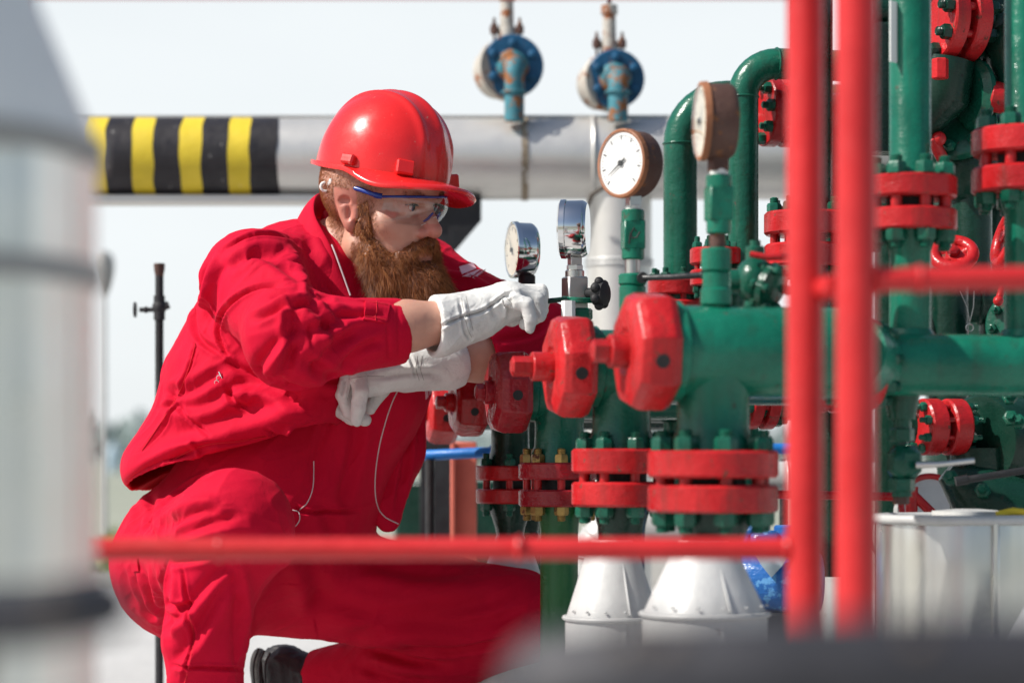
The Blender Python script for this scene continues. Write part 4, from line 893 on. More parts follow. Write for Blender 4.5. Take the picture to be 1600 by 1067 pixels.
# ------------------------------------------------------------------ soft-body modelling (distance fields -> surface nets)
class Field:
    def __init__(s, xs, ys, zs):
        s.g = [np.asarray(a, np.float32) for a in (xs, ys, zs)]; s.F = np.full([len(a) for a in s.g], .5, np.float32)
    def sub(s, lo, hi, mg):
        sl = []
        for a, l, h in zip(s.g, lo, hi): sl.append(slice(int(np.searchsorted(a, l-mg)), int(np.searchsorted(a, h+mg))))
        sl = tuple(sl); X_, Y_, Z_ = [a[q] for a, q in zip(s.g, sl)]
        return sl, X_[:, None, None], Y_[None, :, None], Z_[None, None, :]
    def comb(s, sl, d, k, mode):
        f = s.F[sl]
        if mode == 'sub': d = -d
        if k <= 0: r = np.minimum(f, d) if mode == 'add' else np.maximum(f, d)
        elif mode == 'add': h = np.clip(k-np.abs(f-d), 0, None)/k; r = np.minimum(f, d)-h*h*k*.25
        else: h = np.clip(k-np.abs(f-d), 0, None)/k; r = np.maximum(f, d)+h*h*k*.25
        s.F[sl] = r
    def cap(s, a, b, ra, rb=None, k=.02, mode='add', flat=None, fs=1.0):
        """round cone a->b; flat = direction squeezed by fs"""
        rb = ra if rb is None else rb; a = np.asarray(a, float); b = np.asarray(b, float); rm = max(ra, rb)
        sl, X_, Y_, Z_ = s.sub(np.minimum(a, b)-rm, np.maximum(a, b)+rm, max(k, .03))
        if s.F[sl].size == 0: return s
        px, py, pz = X_-a[0], Y_-a[1], Z_-a[2]; ba = b-a
        if flat is not None:
            n = nrm(flat); q = px*n[0]+py*n[1]+pz*n[2]; e = (1/fs-1); px = px+n[0]*q*e; py = py+n[1]*q*e; pz = pz+n[2]*q*e
            ba = ba + n*np.dot(ba, n)*e
        L = float(np.dot(ba, ba))+1e-12; h = np.clip((px*ba[0]+py*ba[1]+pz*ba[2])/L, 0, 1)
        d = np.sqrt((px-ba[0]*h)**2+(py-ba[1]*h)**2+(pz-ba[2]*h)**2)-(ra+(rb-ra)*h)
        if flat is not None: d = d*min(1, fs*1.15)
        s.comb(sl, d.astype(np.float32), k, mode); return s
    def chain(s, P, r, k=.02, mode='add', flat=None, fs=1.0):
        for i in range(len(P)-1): s.cap(P[i], P[i+1], r[i], r[i+1], k, mode, flat, fs)
        return s
    def ell(s, c, rad, k=.02, mode='add', rot=None):
        c = np.asarray(c, float); rad = np.asarray(rad, float)*np.ones(3); rm = rad.max()
        sl, X_, Y_, Z_ = s.sub(c-rm, c+rm, max(k, .03))
        if s.F[sl].size == 0: return s
        px, py, pz = X_-c[0], Y_-c[1], Z_-c[2]
        if rot is not None: px, py, pz = [rot[0][i]*px+rot[1][i]*py+rot[2][i]*pz for i in range(3)]
        k0 = np.sqrt((px/rad[0])**2+(py/rad[1])**2+(pz/rad[2])**2); k1 = np.sqrt((px/rad[0]**2)**2+(py/rad[1]**2)**2+(pz/rad[2]**2)**2)+1e-9
        s.comb(sl, (k0*(k0-1)/k1).astype(np.float32), k, mode); return s
    def disc_cut(s, p, ax, r, L, k=.002):
        """remove a flat-ended cylinder that starts at p and runs along ax"""
        p = np.asarray(p, float); a = nrm(ax); q = p+a*L
        sl, X_, Y_, Z_ = s.sub(np.minimum(p, q)-r, np.maximum(p, q)+r, .02)
        if s.F[sl].size == 0: return s
        px, py, pz = X_-p[0], Y_-p[1], Z_-p[2]; t = px*a[0]+py*a[1]+pz*a[2]
        rr = np.sqrt(np.clip(px*px+py*py+pz*pz-t*t, 0, None))
        s.comb(sl, np.maximum(np.maximum(rr-r, -t), t-L).astype(np.float32), k, 'sub'); return s
    def half_cut(s, p, n, k=.004):
        """remove everything on the n side of the plane through p"""
        n = nrm(n); X_, Y_, Z_ = s.g
        d = (X_[:, None, None]-p[0])*n[0]+(Y_[None, :, None]-p[1])*n[1]+(Z_[None, None, :]-p[2])*n[2]
        s.comb((slice(None),)*3, -d.astype(np.float32), k, 'sub'); return s
    def mesh(s):
        F = s.F; ins = F < 0; nx, ny, nz = F.shape
        c = sum(ins[i:nx-1+i, j:ny-1+j, l:nz-1+l].astype(np.int8) for i in (0, 1) for j in (0, 1) for l in (0, 1))
        I = np.argwhere((c > 0) & (c < 8)); idx = np.full(c.shape, -1, np.int32); idx[tuple(I.T)] = np.arange(len(I))
        G = s.g; P = np.zeros((len(I), 3)); W_ = np.zeros(len(I)); co = [(i, j, l) for i in (0, 1) for j in (0, 1) for l in (0, 1)]
        vals = {o: F[I[:, 0]+o[0], I[:, 1]+o[1], I[:, 2]+o[2]] for o in co}
        pos = {o: np.stack([G[q][I[:, q]+o[q]] for q in range(3)], 1) for o in co}
        for o in co:
            for q in range(3):
                if o[q] == 0:
                    e = list(o); e[q] = 1; e = tuple(e); va, vb = vals[o], vals[e]; m_ = (va < 0) != (vb < 0)
                    t = np.where(m_, va/np.where(m_, va-vb, 1), 0)[:, None]; P += np.where(m_[:, None], pos[o]*(1-t)+pos[e]*t, 0); W_ += m_
        P /= W_[:, None]; Q = []
        for q in range(3):
            a, b = [i for i in range(3) if i != q]
            sl0 = [slice(None)]*3; sl1 = [slice(None)]*3; sl0[q] = slice(0, -1); sl1[q] = slice(1, None)
            df = ins[tuple(sl0)] != ins[tuple(sl1)]; E = np.argwhere(df)
            E = E[(E[:, a] > 0) & (E[:, b] > 0) & (E[:, a] < F.shape[a]-1) & (E[:, b] < F.shape[b]-1)]
            f = []
            for (da, db) in ((-1, -1), (0, -1), (0, 0), (-1, 0)):
                e = E.copy(); e[:, a] += da; e[:, b] += db; f.append(idx[e[:, 0], e[:, 1], e[:, 2]])
            f = np.stack(f, 1); flip = ins[E[:, 0], E[:, 1], E[:, 2]] ^ (q == 1)
            f[~flip] = f[~flip][:, ::-1]; Q.append(f)
        Q = np.concatenate(Q); Q = Q[(Q >= 0).all(1)]
        return P, Q
def smooth_pts(P, Q, it=2, lam=.5, mu=-.52):
    E = np.concatenate([Q[:, [0, 1]], Q[:, [1, 2]], Q[:, [2, 3]], Q[:, [3, 0]]]); n = len(P); E = np.concatenate([E, E[:, ::-1]])
    deg = np.bincount(E[:, 0], minlength=n)[:, None]+1e-9
    for i in range(it*2):
        w = lam if i % 2 == 0 else mu
        av = np.stack([np.bincount(E[:, 0], weights=P[E[:, 1], q], minlength=n) for q in range(3)], 1)/deg
        P = P + w*(av-P)
    return P
def iron(P, Q, mask, it):
    """smooth only where the mask says so"""
    for _ in range(it): P = P+(smooth_pts(P, Q, 1, .5, 0.0)-P)*mask(P)[:, None]
    return P
def refine(P, Q):
    """split every quad in four"""
    n = len(P); E = np.sort(np.concatenate([Q[:, [0, 1]], Q[:, [1, 2]], Q[:, [2, 3]], Q[:, [3, 0]]]), 1); key = E[:, 0].astype(np.int64)*n+E[:, 1]
    u, inv = np.unique(key, return_inverse=True); em = (P[u//n]+P[u % n])/2; fcn = P[Q].mean(1); m = len(Q); e = n+inv.reshape(4, m); f = n+len(u)+np.arange(m)
    P2 = np.concatenate([P, em, fcn]); Q2 = np.concatenate([np.stack([Q[:, i], e[i], f, e[i-1]], 1) for i in range(4)])
    return smooth_pts(P2, Q2, 3), Q2
def relax(P, Q, it):
    return smooth_pts(P, Q, it, .5, 0.0)
def vnormals(P, Q):
    fn = np.cross(P[Q[:, 2]]-P[Q[:, 0]], P[Q[:, 3]]-P[Q[:, 1]]); N = np.zeros_like(P)
    for i in range(4):
        for q in range(3): N[:, q] += np.bincount(Q[:, i], weights=fn[:, q], minlength=len(P))
    return N/(np.linalg.norm(N, axis=1)[:, None]+1e-12)
_perm = np.random.RandomState(1).rand(64, 64, 64)
def vnoise(P):
    i = np.floor(P).astype(int); f = P-i; u = f*f*f*(f*(f*6-15)+10); r = 0
    for a in (0, 1):
        for b in (0, 1):
            for c in (0, 1):
                w = (u[:, 0] if a else 1-u[:, 0])*(u[:, 1] if b else 1-u[:, 1])*(u[:, 2] if c else 1-u[:, 2])
                r = r+w*_perm[(i[:, 0]+a) % 64, (i[:, 1]+b) % 64, (i[:, 2]+c) % 64]
    return r
def project(P):
    return np.stack([800+P[:, 0]/(KPX*P[:, 1]), HORIZ-(P[:, 2]-CAMZ)/(KPX*P[:, 1])], 1)
def spline(pts, n=8):
    pts = [np.asarray(p, float) for p in pts]
    if len(pts) < 3: return [pts[0]*(1-t)+pts[-1]*t for t in np.linspace(0, 1, n+1)]
    out = []; ex = [2*pts[0]-pts[1]]+pts+[2*pts[-1]-pts[-2]]
    for i in range(1, len(ex)-2):
        p0, p1, p2, p3 = ex[i-1:i+3]
        for t in np.arange(n)/n:
            out.append(.5*((2*p1)+(-p0+p2)*t+(2*p0-5*p1+4*p2-p3)*t*t+(-p0+3*p1-3*p2+p3)*t**3))
    out.append(pts[-1]); return out
def folds(P, Q, strokes):
    """sculpt cloth folds: each stroke is a line on the cloth's near side with a width, a depth and a profile"""
    N = vnormals(P, Q); vd = P-[0, 0, CAMZ]; vd /= np.linalg.norm(vd, axis=1)[:, None]; face = np.clip((-(N*vd).sum(1)+.05)/.3, 0, 1)
    S = project(P); D = np.zeros(len(P))
    for pts, w, amp, kind in strokes:
        L = np.array(spline(pts, 6)); best = np.full(len(P), 1e9); amp = amp*2.0; w = max(w, 2.7); tt = np.zeros(len(P)); sg = np.zeros(len(P))
        bb = (S[:, 0] > L[:, 0].min()-4*w) & (S[:, 0] < L[:, 0].max()+4*w) & (S[:, 1] > L[:, 1].min()-4*w) & (S[:, 1] < L[:, 1].max()+4*w)
        ii = np.where(bb & (face > 0))[0]
        if len(ii) == 0: continue
        s_ = S[ii]; b = best[ii]; t_ = tt[ii]; g_ = sg[ii]
        for q in range(len(L)-1):
            a = L[q]; d = L[q+1]-a; h = np.clip(((s_-a)@d)/(d@d+1e-9), 0, 1); r = s_-a-h[:, None]*d; dist = np.hypot(r[:, 0], r[:, 1])
            m_ = dist < b; b[m_] = dist[m_]; t_[m_] = (q+h[m_])/(len(L)-1); g_[m_] = np.sign(d[0]*r[m_, 1]-d[1]*r[m_, 0])
        taper = np.clip(np.minimum(t_, 1-t_)*5+.15, 0, 1); x = b/w
        if kind == 'c': pr = -np.exp(-x*x)+.45*np.exp(-((x-1.7)/.9)**2)
        elif kind == 'r': pr = np.exp(-x*x*.8)
        elif kind == 's': pr = -np.exp(-x*x)
        else: pr = np.where(g_ > 0, 1, -1)*x*np.exp(.5-x*x*.5)
        D[ii] += amp*.001*pr*taper*face[ii]
    return P+N*D[:, None]
def wrinkle(P, Q, along, amp, long=.16, short=.04, off=0.0, mask=None):
    a, u, v = basis(along); w = np.stack([vnoise(P/.11+off+i*7.3) for i in range(3)], 1)-.5
    p = P+w*.05; q = np.stack([p@a/long, p@u/short, p@v/short], 1)+off; n = vnoise(q)*.65+vnoise(q*2.1+5)*.35
    r = 1-np.abs(2*n-1)*1.6; r = np.clip(r, 0, 1)**2
    N = vnormals(P, Q); d = amp*(r-.3)
    if mask is not None: d = d*mask
    return P+N*d[:, None]
def skin_mesh(name, P, Q, mats, parent, mi=None, label=None, sharp=None):
    me = bpy.data.meshes.new(name); base = world_loc(parent) if parent is not None else np.zeros(3)
    me.from_pydata((P-base).tolist(), [], Q.tolist())
    for m_ in (mats if isinstance(mats, list) else [mats]): me.materials.append(m_)
    if mi is not None: me.polygons.foreach_set('material_index', np.asarray(mi, np.int32))
    me.polygons.foreach_set('use_smooth', [True]*len(me.polygons))
    if sharp: me.set_sharp_from_angle(angle=R(sharp))
    me.update(); o = bpy.data.objects.new(name, me); COL.objects.link(o)
    if parent is not None: o.parent = parent
    if label: o['label'] = label
    return o
def axis_grid(lo, hi, h): return np.arange(lo, hi+h, h)
def mixed_grid(lo, hi, f0, f1, hc, hf):
    return np.unique(np.round(np.concatenate([np.arange(lo, f0, hc), np.arange(f0, f1, hf), np.arange(f1, hi+hc, hc)]), 5))

# ------------------------------------------------------------------ cloth, skin, leather, hair
def cloth(name, c, c2):
    m, nt, b = mat(name); v = coords(nt)
    col = mixc(nt, ramp(nt, noise(nt, v, 5, 5, .6), .3, .7), c2, c); b.inputs['Roughness'].default_value = .78
    col = mixc(nt, ramp(nt, noise(nt, v, 130, 4, .7), .72, .80, 0, .3), col, (.62, .12, .15))
    col = mixc(nt, ramp(nt, noise(nt, v, 7, 6, .7, .5), .60, .78, 0, .38), col, (.30, .010, .022))      # wear and greasy patches
    nt.links.new(col, b.inputs['Base Color'])
    b.inputs['Sheen Weight'].default_value = .08; b.inputs['Sheen Roughness'].default_value = .45; b.inputs['Sheen Tint'].default_value = (1, .12, .16, 1)
    b.inputs['Specular IOR Level'].default_value = .14
    wv = node(nt, 'ShaderNodeTexWave'); wv.inputs['Scale'].default_value = 420; wv.bands_direction = 'DIAGONAL'; wv.inputs['Distortion'].default_value = .6; nt.links.new(v, wv.inputs['Vector'])
    p = bump(nt, wv.outputs[0], .12, .0006, b); p2 = bump(nt, noise(nt, v, 22, 5, .55, .8), .18, .010, b, p); p3 = bump(nt, noise(nt, coords(nt, (1, 1.6, .5)), 60, 4, .6, 1.2), .16, .004, b, p2)
    rn_ = node(nt, 'ShaderNodeTexNoise', noise_type='RIDGED_MULTIFRACTAL'); rn_.inputs['Scale'].default_value = 8; rn_.inputs['Detail'].default_value = 2.5; rn_.inputs['Distortion'].default_value = .5
    nt.links.new(coords(nt, (1.3, 1, .55)), rn_.inputs['Vector']); bump(nt, rn_.outputs[0], .20, .006, b, p3)
    return m
M['suit'] = cloth('red_work_cloth', (.57, .0024, .031), (.48, .0018, .023))
M['suit_thread'] = cloth('red_stitching', (.66, .03, .05), (.50, .015, .03))
def leather(name, c):
    m, nt, b = mat(name); v = coords(nt)
    col = mixc(nt, ramp(nt, noise(nt, v, 14, 5), .35, .7), tuple(x*.86 for x in c), c)
    col = mixc(nt, ramp(nt, noise(nt, v, 24, 6, .7), .56, .76, 0, .6), col, tuple(x*.45 for x in c))
    nt.links.new(col, b.inputs['Base Color']); b.inputs['Roughness'].default_value = .55
    p = bump(nt, noise(nt, v, 300, 3), .15, .0006, b); bump(nt, noise(nt, v, 34, 5, .6, 1.0), .5, .006, b, p); return m
M['glove'] = leather('white_goat_leather', (.70, .70, .675))
def skin(name, c, c2):
    m, nt, b = mat(name); v = coords(nt)
    col = mixc(nt, ramp(nt, noise(nt, v, 22, 5, .6), .3, .7), c, c2); col = mixc(nt, ramp(nt, noise(nt, v, 210, 3), .66, .74, 0, .35), col, (.42, .17, .10))
    nt.links.new(col, b.inputs['Base Color']); b.inputs['Roughness'].default_value = .48
    b.inputs['Subsurface Weight'].default_value = .18; b.inputs['Subsurface Radius'].default_value = (.010, .004, .002); b.inputs['Subsurface Scale'].default_value = .6
    p = bump(nt, noise(nt, v, 420, 3), .22, .0008, b); bump(nt, noise(nt, v, 70, 4), .12, .002, b, p); return m
M['skin'] = skin('fair_skin', (.58, .315, .225), (.52, .255, .185))
M['skin_pink'] = skin('pink_skin', (.58, .23, .17), (.52, .20, .15))
def hairm(name, c):
    m, nt, b = mat(name); b.inputs['Base Color'].default_value = (*c, 1); b.inputs['Roughness'].default_value = .42; b.inputs['Specular IOR Level'].default_value = .45; return m
HAIR = [hairm('brown_hair', (.15, .047, .017)), hairm('ginger_hair', (.35, .118, .034)), hairm('copper_hair', (.52, .215, .072)), hairm('dark_brown_hair', (.075, .028, .014))]
M['helmet'] = paint('red_helmet_plastic', (.70, .016, .016), .24, (.62, .16, .13), .055, .06, .05, coat=.35)
M['bluegl'] = paint('blue_spectacle_plastic', (.012, .045, .26), .2, var=.1, bumpy=.02)
M['eyewhite'] = paint('eye_white', (.75, .70, .66), .2, var=.05, bumpy=0); M['iris'] = paint('grey_blue_iris', (.10, .16, .20), .15, var=.3, bumpy=0)
M['lens'] = glass('clear_lens', (.94, .95, .96), .03)
M['whiteplastic'] = paint('white_strap_plastic', (.78, .77, .74), .4, var=.05, bumpy=.05)
M['piping'] = paint('pale_piping', (.62, .50, .52), .6, var=.1, bumpy=.1)
M['emblem'] = paint('pale_pink_emblem', (.80, .48, .54), .7, var=.06, bumpy=.1)
M['glove_thread'] = paint('grey_thread', (.30, .29, .27), .7, var=.1, bumpy=.1)
M['boot'] = leather('black_boot_leather', (.022, .021, .022)); M['sole'] = paint('black_rubber_sole', (.03, .028, .027), .7, var=.2, bumpy=.4)
# ------------------------------------------------------------------ the worker
HS = 1.06                                                   # head scale
yaw, pit, rol = R(32), R(10), R(5)
hf = np.array([math.cos(pit)*math.cos(yaw), -math.cos(pit)*math.sin(yaw), -math.sin(pit)])
hl = np.array([math.sin(yaw), math.cos(yaw), 0.0]); hu = np.cross(hf, hl)
hl, hu = hl*math.cos(rol)+hu*math.sin(rol), hu*math.cos(rol)-hl*math.sin(rol)
HO = at(592, 329, 4.27); HROT = np.stack([hf, hl, hu])      # rows: forward, left, up
def H(f, l, u, s=HS): return HO + s*(f*hf + l*hl + u*hu)
def HA(f, l, u): return H(f, l, u, 1.0)

RS, RE, RW = at(396, 442, 4.15), at(462, 531, 3.97), at(742, 497, 4.09)
LS, LE, LW = at(650, 442, 4.50), at(842, 532, 4.38), at(642, 574, 4.20)
HR_, HL_ = at(318, 872, 4.27), at(442, 900, 4.48)
KR_, KL_ = at(368, 824, 3.90), at(812, 964, 4.42)
AR_, AL_ = at(322, 1160, 3.93), at(508, 1066, 4.62)
NB, PEL, CH = at(522, 425, 4.35), at(372, 850, 4.38), at(480, 520, 4.36)
RC = at(634, 517, 4.062); LC = at(752, 560, 4.275)           # sleeve ends
person = None

def make_body():
    lo = np.array([-.82, 3.70, -.0]); hi = np.array([.22, 4.95, 1.22])
    hc = H(0.02, 0, 0); fl = hc-[.155, .155, .165]; fh = hc+[.16, .155, .15]
    g = [mixed_grid(lo[i], hi[i], fl[i], fh[i], .011, .0024) for i in range(3)]
    F = Field(*g)
    # trunk and limbs, a little slimmer than the clothes
    F.chain([PEL, at(430, 690, 4.37), CH, NB], [.135, .14, .145, .085], .05)
    F.cap(RS, NB, .06, .07, .05); F.cap(LS, NB, .06, .07, .05)
    F.chain([RS, RE, at(634, 510, 4.05), RW, at(800, 474, 4.11)], [.06, .050, .041, .033, .028], .02)
    F.chain([LS, LE, at(752, 558, 4.28), LW, at(570, 592, 4.18)], [.06, .052, .041, .033, .028], .02)
    F.chain([HR_, KR_, at(330, 915, 3.905), at(319, 1000, 3.91), AR_], [.09, .060, .048, .044, .042], .03); F.chain([HL_, KL_, AL_], [.09, .062, .042], .03)
    F.cap(AR_, AR_+[.10, -.09, -.045], .040, .03, .03); F.cap(AL_, AL_+[-.05, 0, -.085], .04, .03, .03)
    # neck and head
    F.cap(NB-[0, 0, .02], H(-.030, 0, -.045), .069, .062, .03)
    F.ell(H(-.010, 0, .045), np.array([.098, .077, .088])*HS, .02, rot=HROT)
    F.ell(H(.036, 0, -.018), np.array([.060, .061, .085])*HS, .025, rot=HROT)
    for sg in (-1, 1):
        F.cap(H(.012, .054*sg, -.058), H(.082, .020*sg, -.098), .026*HS, .024*HS, .03)
        F.ell(H(.058, .043*sg, -.014), np.array([.028, .020, .020])*HS, .022, rot=HROT)
    F.cap(H(.078, -.036, .041), H(.078, .036, .041), .018*HS, None, .02); F.cap(H(.070, 0, .06), H(.074, 0, .05), .03*HS, None, .03)
    for sg in (-1, 1): F.ell(H(.104, .031*sg, .016), np.array([.023, .022, .0135])*HS, .010, 'sub', HROT); F.cap(H(.092, .014*sg, .030), H(.082, .048*sg, .031), .0085*HS, None, .010)
    F.cap(H(.090, 0, .026), H(.113, 0, -.018), .0085*HS, .0122*HS, .012); F.ell(H(.1155, 0, -.020), .0122*HS, .006)
    for sg in (-1, 1):
        F.ell(H(.101, .0145*sg, -.025), np.array([.013, .0085, .009])*HS, .007, rot=HROT)
        F.ell(H(.108, .007*sg, -.035), np.array([.006, .0035, .005])*HS, .004, 'sub', HROT)
        F.ell(H(.0765, .032*sg, .017), .0155*HS, .006)
        F.ell(H(.0915, .0325*sg, .0165), np.array([.0075, .0150, .0040])*HS, .003, 'sub', HROT)       # lid opening
    F.cap(H(.095, -.020, -.055), H(.1015, 0, -.052), .0065*HS, .0075*HS, .006); F.cap(H(.095, .020, -.055), H(.1015, 0, -.052), .0065*HS, .0075*HS, .006)
    F.cap(H(.094, -.018, -.067), H(.094, .018, -.067), .0090*HS, None, .006); F.ell(H(.083, 0, -.104), .022*HS, .02)
    # ears
    for sg in (-1, 1):
        er = np.stack([nrm(hf*.95-hl*.28*sg), nrm(hl*sg*.95+hf*.28), hu])
        F.ell(H(-.006, .080*sg, .002), np.array([.0165, .0085, .0310])*HS, .006, rot=er); F.ell(H(.000, .078*sg, -.022), np.array([.0095, .008, .015])*HS, .007, rot=er)
        F.ell(H(.000, .0895*sg, -.003), np.array([.0088, .0105, .0150])*HS, .003, 'sub', er); F.ell(H(-.007, .0895*sg, .014), np.array([.0110, .0065, .0085])*HS, .003, 'sub', er)
        F.cap(H(.010, .078*sg, .004), H(.011, .078*sg, -.010), .0055*HS, None, .004); F.cap(H(-.008, .084*sg, .006), H(-.006, .083*sg, -.012), .0030*HS, None, .004)
    P, Q = F.mesh(); P = smooth_pts(P, Q, 2)
    fc = P[Q].mean(1); loc = (fc-HO)@HROT.T/HS
    ear = (np.abs(loc[:, 1]) > .0755) & (loc[:, 0] < .014) & (loc[:, 0] > -.026) & (loc[:, 2] > -.042) & (loc[:, 2] < .036)
    nose = (loc[:, 0] > .100) & (np.abs(loc[:, 1]) < .025) & (loc[:, 2] < -.008) & (loc[:, 2] > -.085)
    lips = (loc[:, 0] > .085) & (np.abs(loc[:, 1]) < .028) & (loc[:, 2] < -.046) & (loc[:, 2] > -.078)
    mi = (ear | nose | lips).astype(int)
    return P, Q, mi
bP, bQ, bmi = make_body()
base = np.array([PEL[0], PEL[1], 0.0])
me = bpy.data.meshes.new('person'); me.from_pydata((bP-base).tolist(), [], bQ.tolist())
me.materials.append(M['skin']); me.materials.append(M['skin_pink']); me.polygons.foreach_set('material_index', bmi.astype(np.int32))
me.polygons.foreach_set('use_smooth', [True]*len(me.polygons)); me.update()
person = bpy.data.objects.new('person', me); COL.objects.link(person); person.location = base.tolist()
tag(person, 'bearded worker in red suit, hard hat and white gloves crouching with a spanner', 'person')

# ---- trousers (with the bib under the open jacket)
F = Field(axis_grid(-.80, .12, .0055), axis_grid(3.76, 4.76, .0055), axis_grid(.06, .90, .0055))
F.ell(at(302, 882, 4.38), (.150, .165, .140), .05)
F.chain([at(360, 850, 4.40), at(432, 780, 4.38), at(520, 600, 4.38), at(520, 520, 4.36)], [.155, .170, .160, .14], .06)
F.cap(HR_, KR_, .118, .092, .04); F.chain([KR_+[-.004, 0, -.005], at(330, 915, 3.905), at(319, 1000, 3.91), AR_+[0, 0, .02]], [.086, .068, .060, .062], .03)
F.cap(HL_, KL_, .110, .084, .05); F.chain([KL_, at(650, 1036, 4.53), AL_], [.082, .074, .066], .018)
F.disc_cut(AL_+(AL_-KL_)*.02, AL_-KL_, .10, .2)
P, Q = F.mesh(); P = relax(P, Q, 3); P, Q = refine(P, Q)
P = wrinkle(P, Q, (.5, -.2, .8), .0026, .26, .06, 3.1); P = wrinkle(P, Q, (1, 0, .3), .0012, .14, .04, 9.0)
tro = [
 ([(330, 738), (285, 765), (252, 800), (243, 850)], 3.0, 4, 'c'), ([(238, 770), (232, 810), (240, 850)], 7, 5, 'c'), ([(222, 790), (212, 835)], 7, 4, 'c'),
 ([(250, 822), (300, 795), (345, 790)], 8, -4, 'f'), ([(262, 845), (320, 820), (375, 805)], 9, 4, 'c'), ([(275, 858), (340, 846), (400, 838)], 8, 3, 'c'),
 ([(262, 880), (330, 868)], 6, 4, 'c'), ([(285, 880), (292, 950), (300, 1000), (285, 1067)], 2.6, 3.5, 'c'), ([(262, 880), (258, 940), (262, 1000)], 7, 4, 'c'),
 ([(258, 940), (275, 950), (300, 945)], 5, 5, 'c'), ([(260, 985), (290, 960), (340, 905), (365, 890)], 9, 4.5, 'f'), ([(268, 1050), (310, 1000), (350, 930), (372, 905)], 10, 4, 'f'),
 ([(372, 880), (378, 960), (380, 1060)], 8, -4, 'f'), ([(268, 1040), (330, 1043), (385, 1046)], 2.2, 4, 'c'),
 ([(205, 890), (228, 950), (250, 968)], 5, 4, 'c'), ([(222, 885), (240, 940), (257, 962)], 5, 4, 'c'), ([(240, 890), (250, 930), (258, 950)], 4, 3, 'c'),
 ([(190, 885), (205, 930), (235, 962)], 6, 3, 'c'), ([(470, 905), (560, 890), (660, 905), (760, 900)], 14, 4, 'f'), ([(500, 935), (600, 960), (720, 950), (800, 925)], 14, 4, 'c'),
 ([(540, 1005), (620, 985), (740, 985), (830, 960)], 10, 4, 'f'), ([(580, 1012), (640, 1030), (700, 1040)], 8, 5, 'c'), ([(620, 1010), (700, 1015), (790, 1000)], 6, 4, 'c'),
 ([(560, 1040), (620, 1060), (680, 1066)], 8, 4, 'c'), ([(455, 850), (480, 900), (490, 960)], 16, 5, 'f'), ([(500, 780), (520, 830), (515, 870)], 12, 4, 'c'), ([(560, 640), (550, 720), (530, 790)], 10, 4, 'c'),
 ([(520, 640), (500, 700), (490, 760)], 9, 3, 'c'), ([(460, 790), (480, 800), (560, 798)], 3, 4, 'c'),
]
P = folds(P, Q, tro); P = smooth_pts(P, Q, 1)
tP, tQ = P, Q
trousers = skin_mesh('trousers', P, Q, M['suit'], person)

# ---- jacket
F = Field(axis_grid(-.78, .16, .005), axis_grid(3.84, 4.70, .005), axis_grid(.40, 1.06, .005))
F.ell(at(474, 505, 4.36), (.185, .180, .185), .05); F.ell(at(405, 630, 4.37), (.182, .200, .19), .06)
F.ell(at(345, 735, 4.38), (.178, .205, .125), .06); F.ell(at(560, 560, 4.40), (.10, .15, .15), .06)
F.cap(at(470, 640, 4.2), at(500, 560, 4.2), .07, .07, .06)
F.cap(RS, NB-[.0, 0, .02], .083, .085, .05); F.cap(LS, NB-[0, 0, .02], .080, .08, .05)
hp1, hp2, hp3 = at(176, 780, 4.42), at(330, 706, 4.13), at(505, 664, 4.15); hn = np.cross(hp2-hp1, hp3-hp1); hn = hn if hn[2] < 0 else -hn
inner = F.F.copy()
F.half_cut(hp2, hn, .006)
F.chain([at(648, 560, 4.42), at(630, 700, 4.40), at(606, 806, 4.38)], [.045, .035, .030], .03, flat=nrm((.55, -.83, 0)), fs=.5)
# hollow the skirt so that the hem is a real lip
X_, Y_, Z_ = F.g; dh = ((X_[:, None, None]-hp2[0])*nrm(hn)[0]+(Y_[None, :, None]-hp2[1])*nrm(hn)[1]+(Z_[None, None, :]-hp2[2])*nrm(hn)[2])
cav = np.maximum(inner+.013, -(dh+.10)).astype(np.float32); F.F = np.maximum(F.F, -cav)
F.cap(RS, RE, .083, .070, .035); F.cap(RE, RC+(RC-RE)*.10, .0715, .0535, .03); F.ell(RE+[-.01, -.005, 0], .072, .03)
F.cap(LS, LE, .080, .068, .04); F.cap(LE, LC+(LC-LE)*.15, .069, .056, .03)
for c_, e_, r_ in ((RC, RE, .0535), (LC, LE, .056)):
    d = nrm(c_-e_); dc_ = nrm(d+np.array([.6*d[0]/abs(d[0]), 0, 0])); F.disc_cut(c_, dc_, r_+.035, .09); F.disc_cut(c_-d*.05, d, r_-.0065, .09)
P, Q = F.mesh(); P = relax(P, Q, 4); P = iron(P, Q, lambda p: np.clip(1.8-np.abs((p-hp2)@nrm(hn))/.014, 0, 1)*(p[:, 0] < at(525, 0, 4.15)[0]), 26); P = iron(P, Q, lambda p: np.clip(1.5-np.abs(np.linalg.norm(p-RC, axis=1)-.05)/.02, 0, 1)*(p[:, 0] > at(622, 0, 4.06)[0])*(p[:, 1] < 4.16), 6); P, Q = refine(P, Q)
fade = np.clip(np.abs((P-hp2)@nrm(hn))/.03-.35, 0, 1)*np.clip(np.linalg.norm(P-RC, axis=1)/.06-1.0, 0, 1)*np.clip(np.linalg.norm(P-LC, axis=1)/.06-1.0, 0, 1)
P = wrinkle(P, Q, (.75, 0, .55), .0034, .22, .052, 1.7, fade); P = wrinkle(P, Q, (.2, .3, .9), .0012, .12, .034, 6.2, fade)
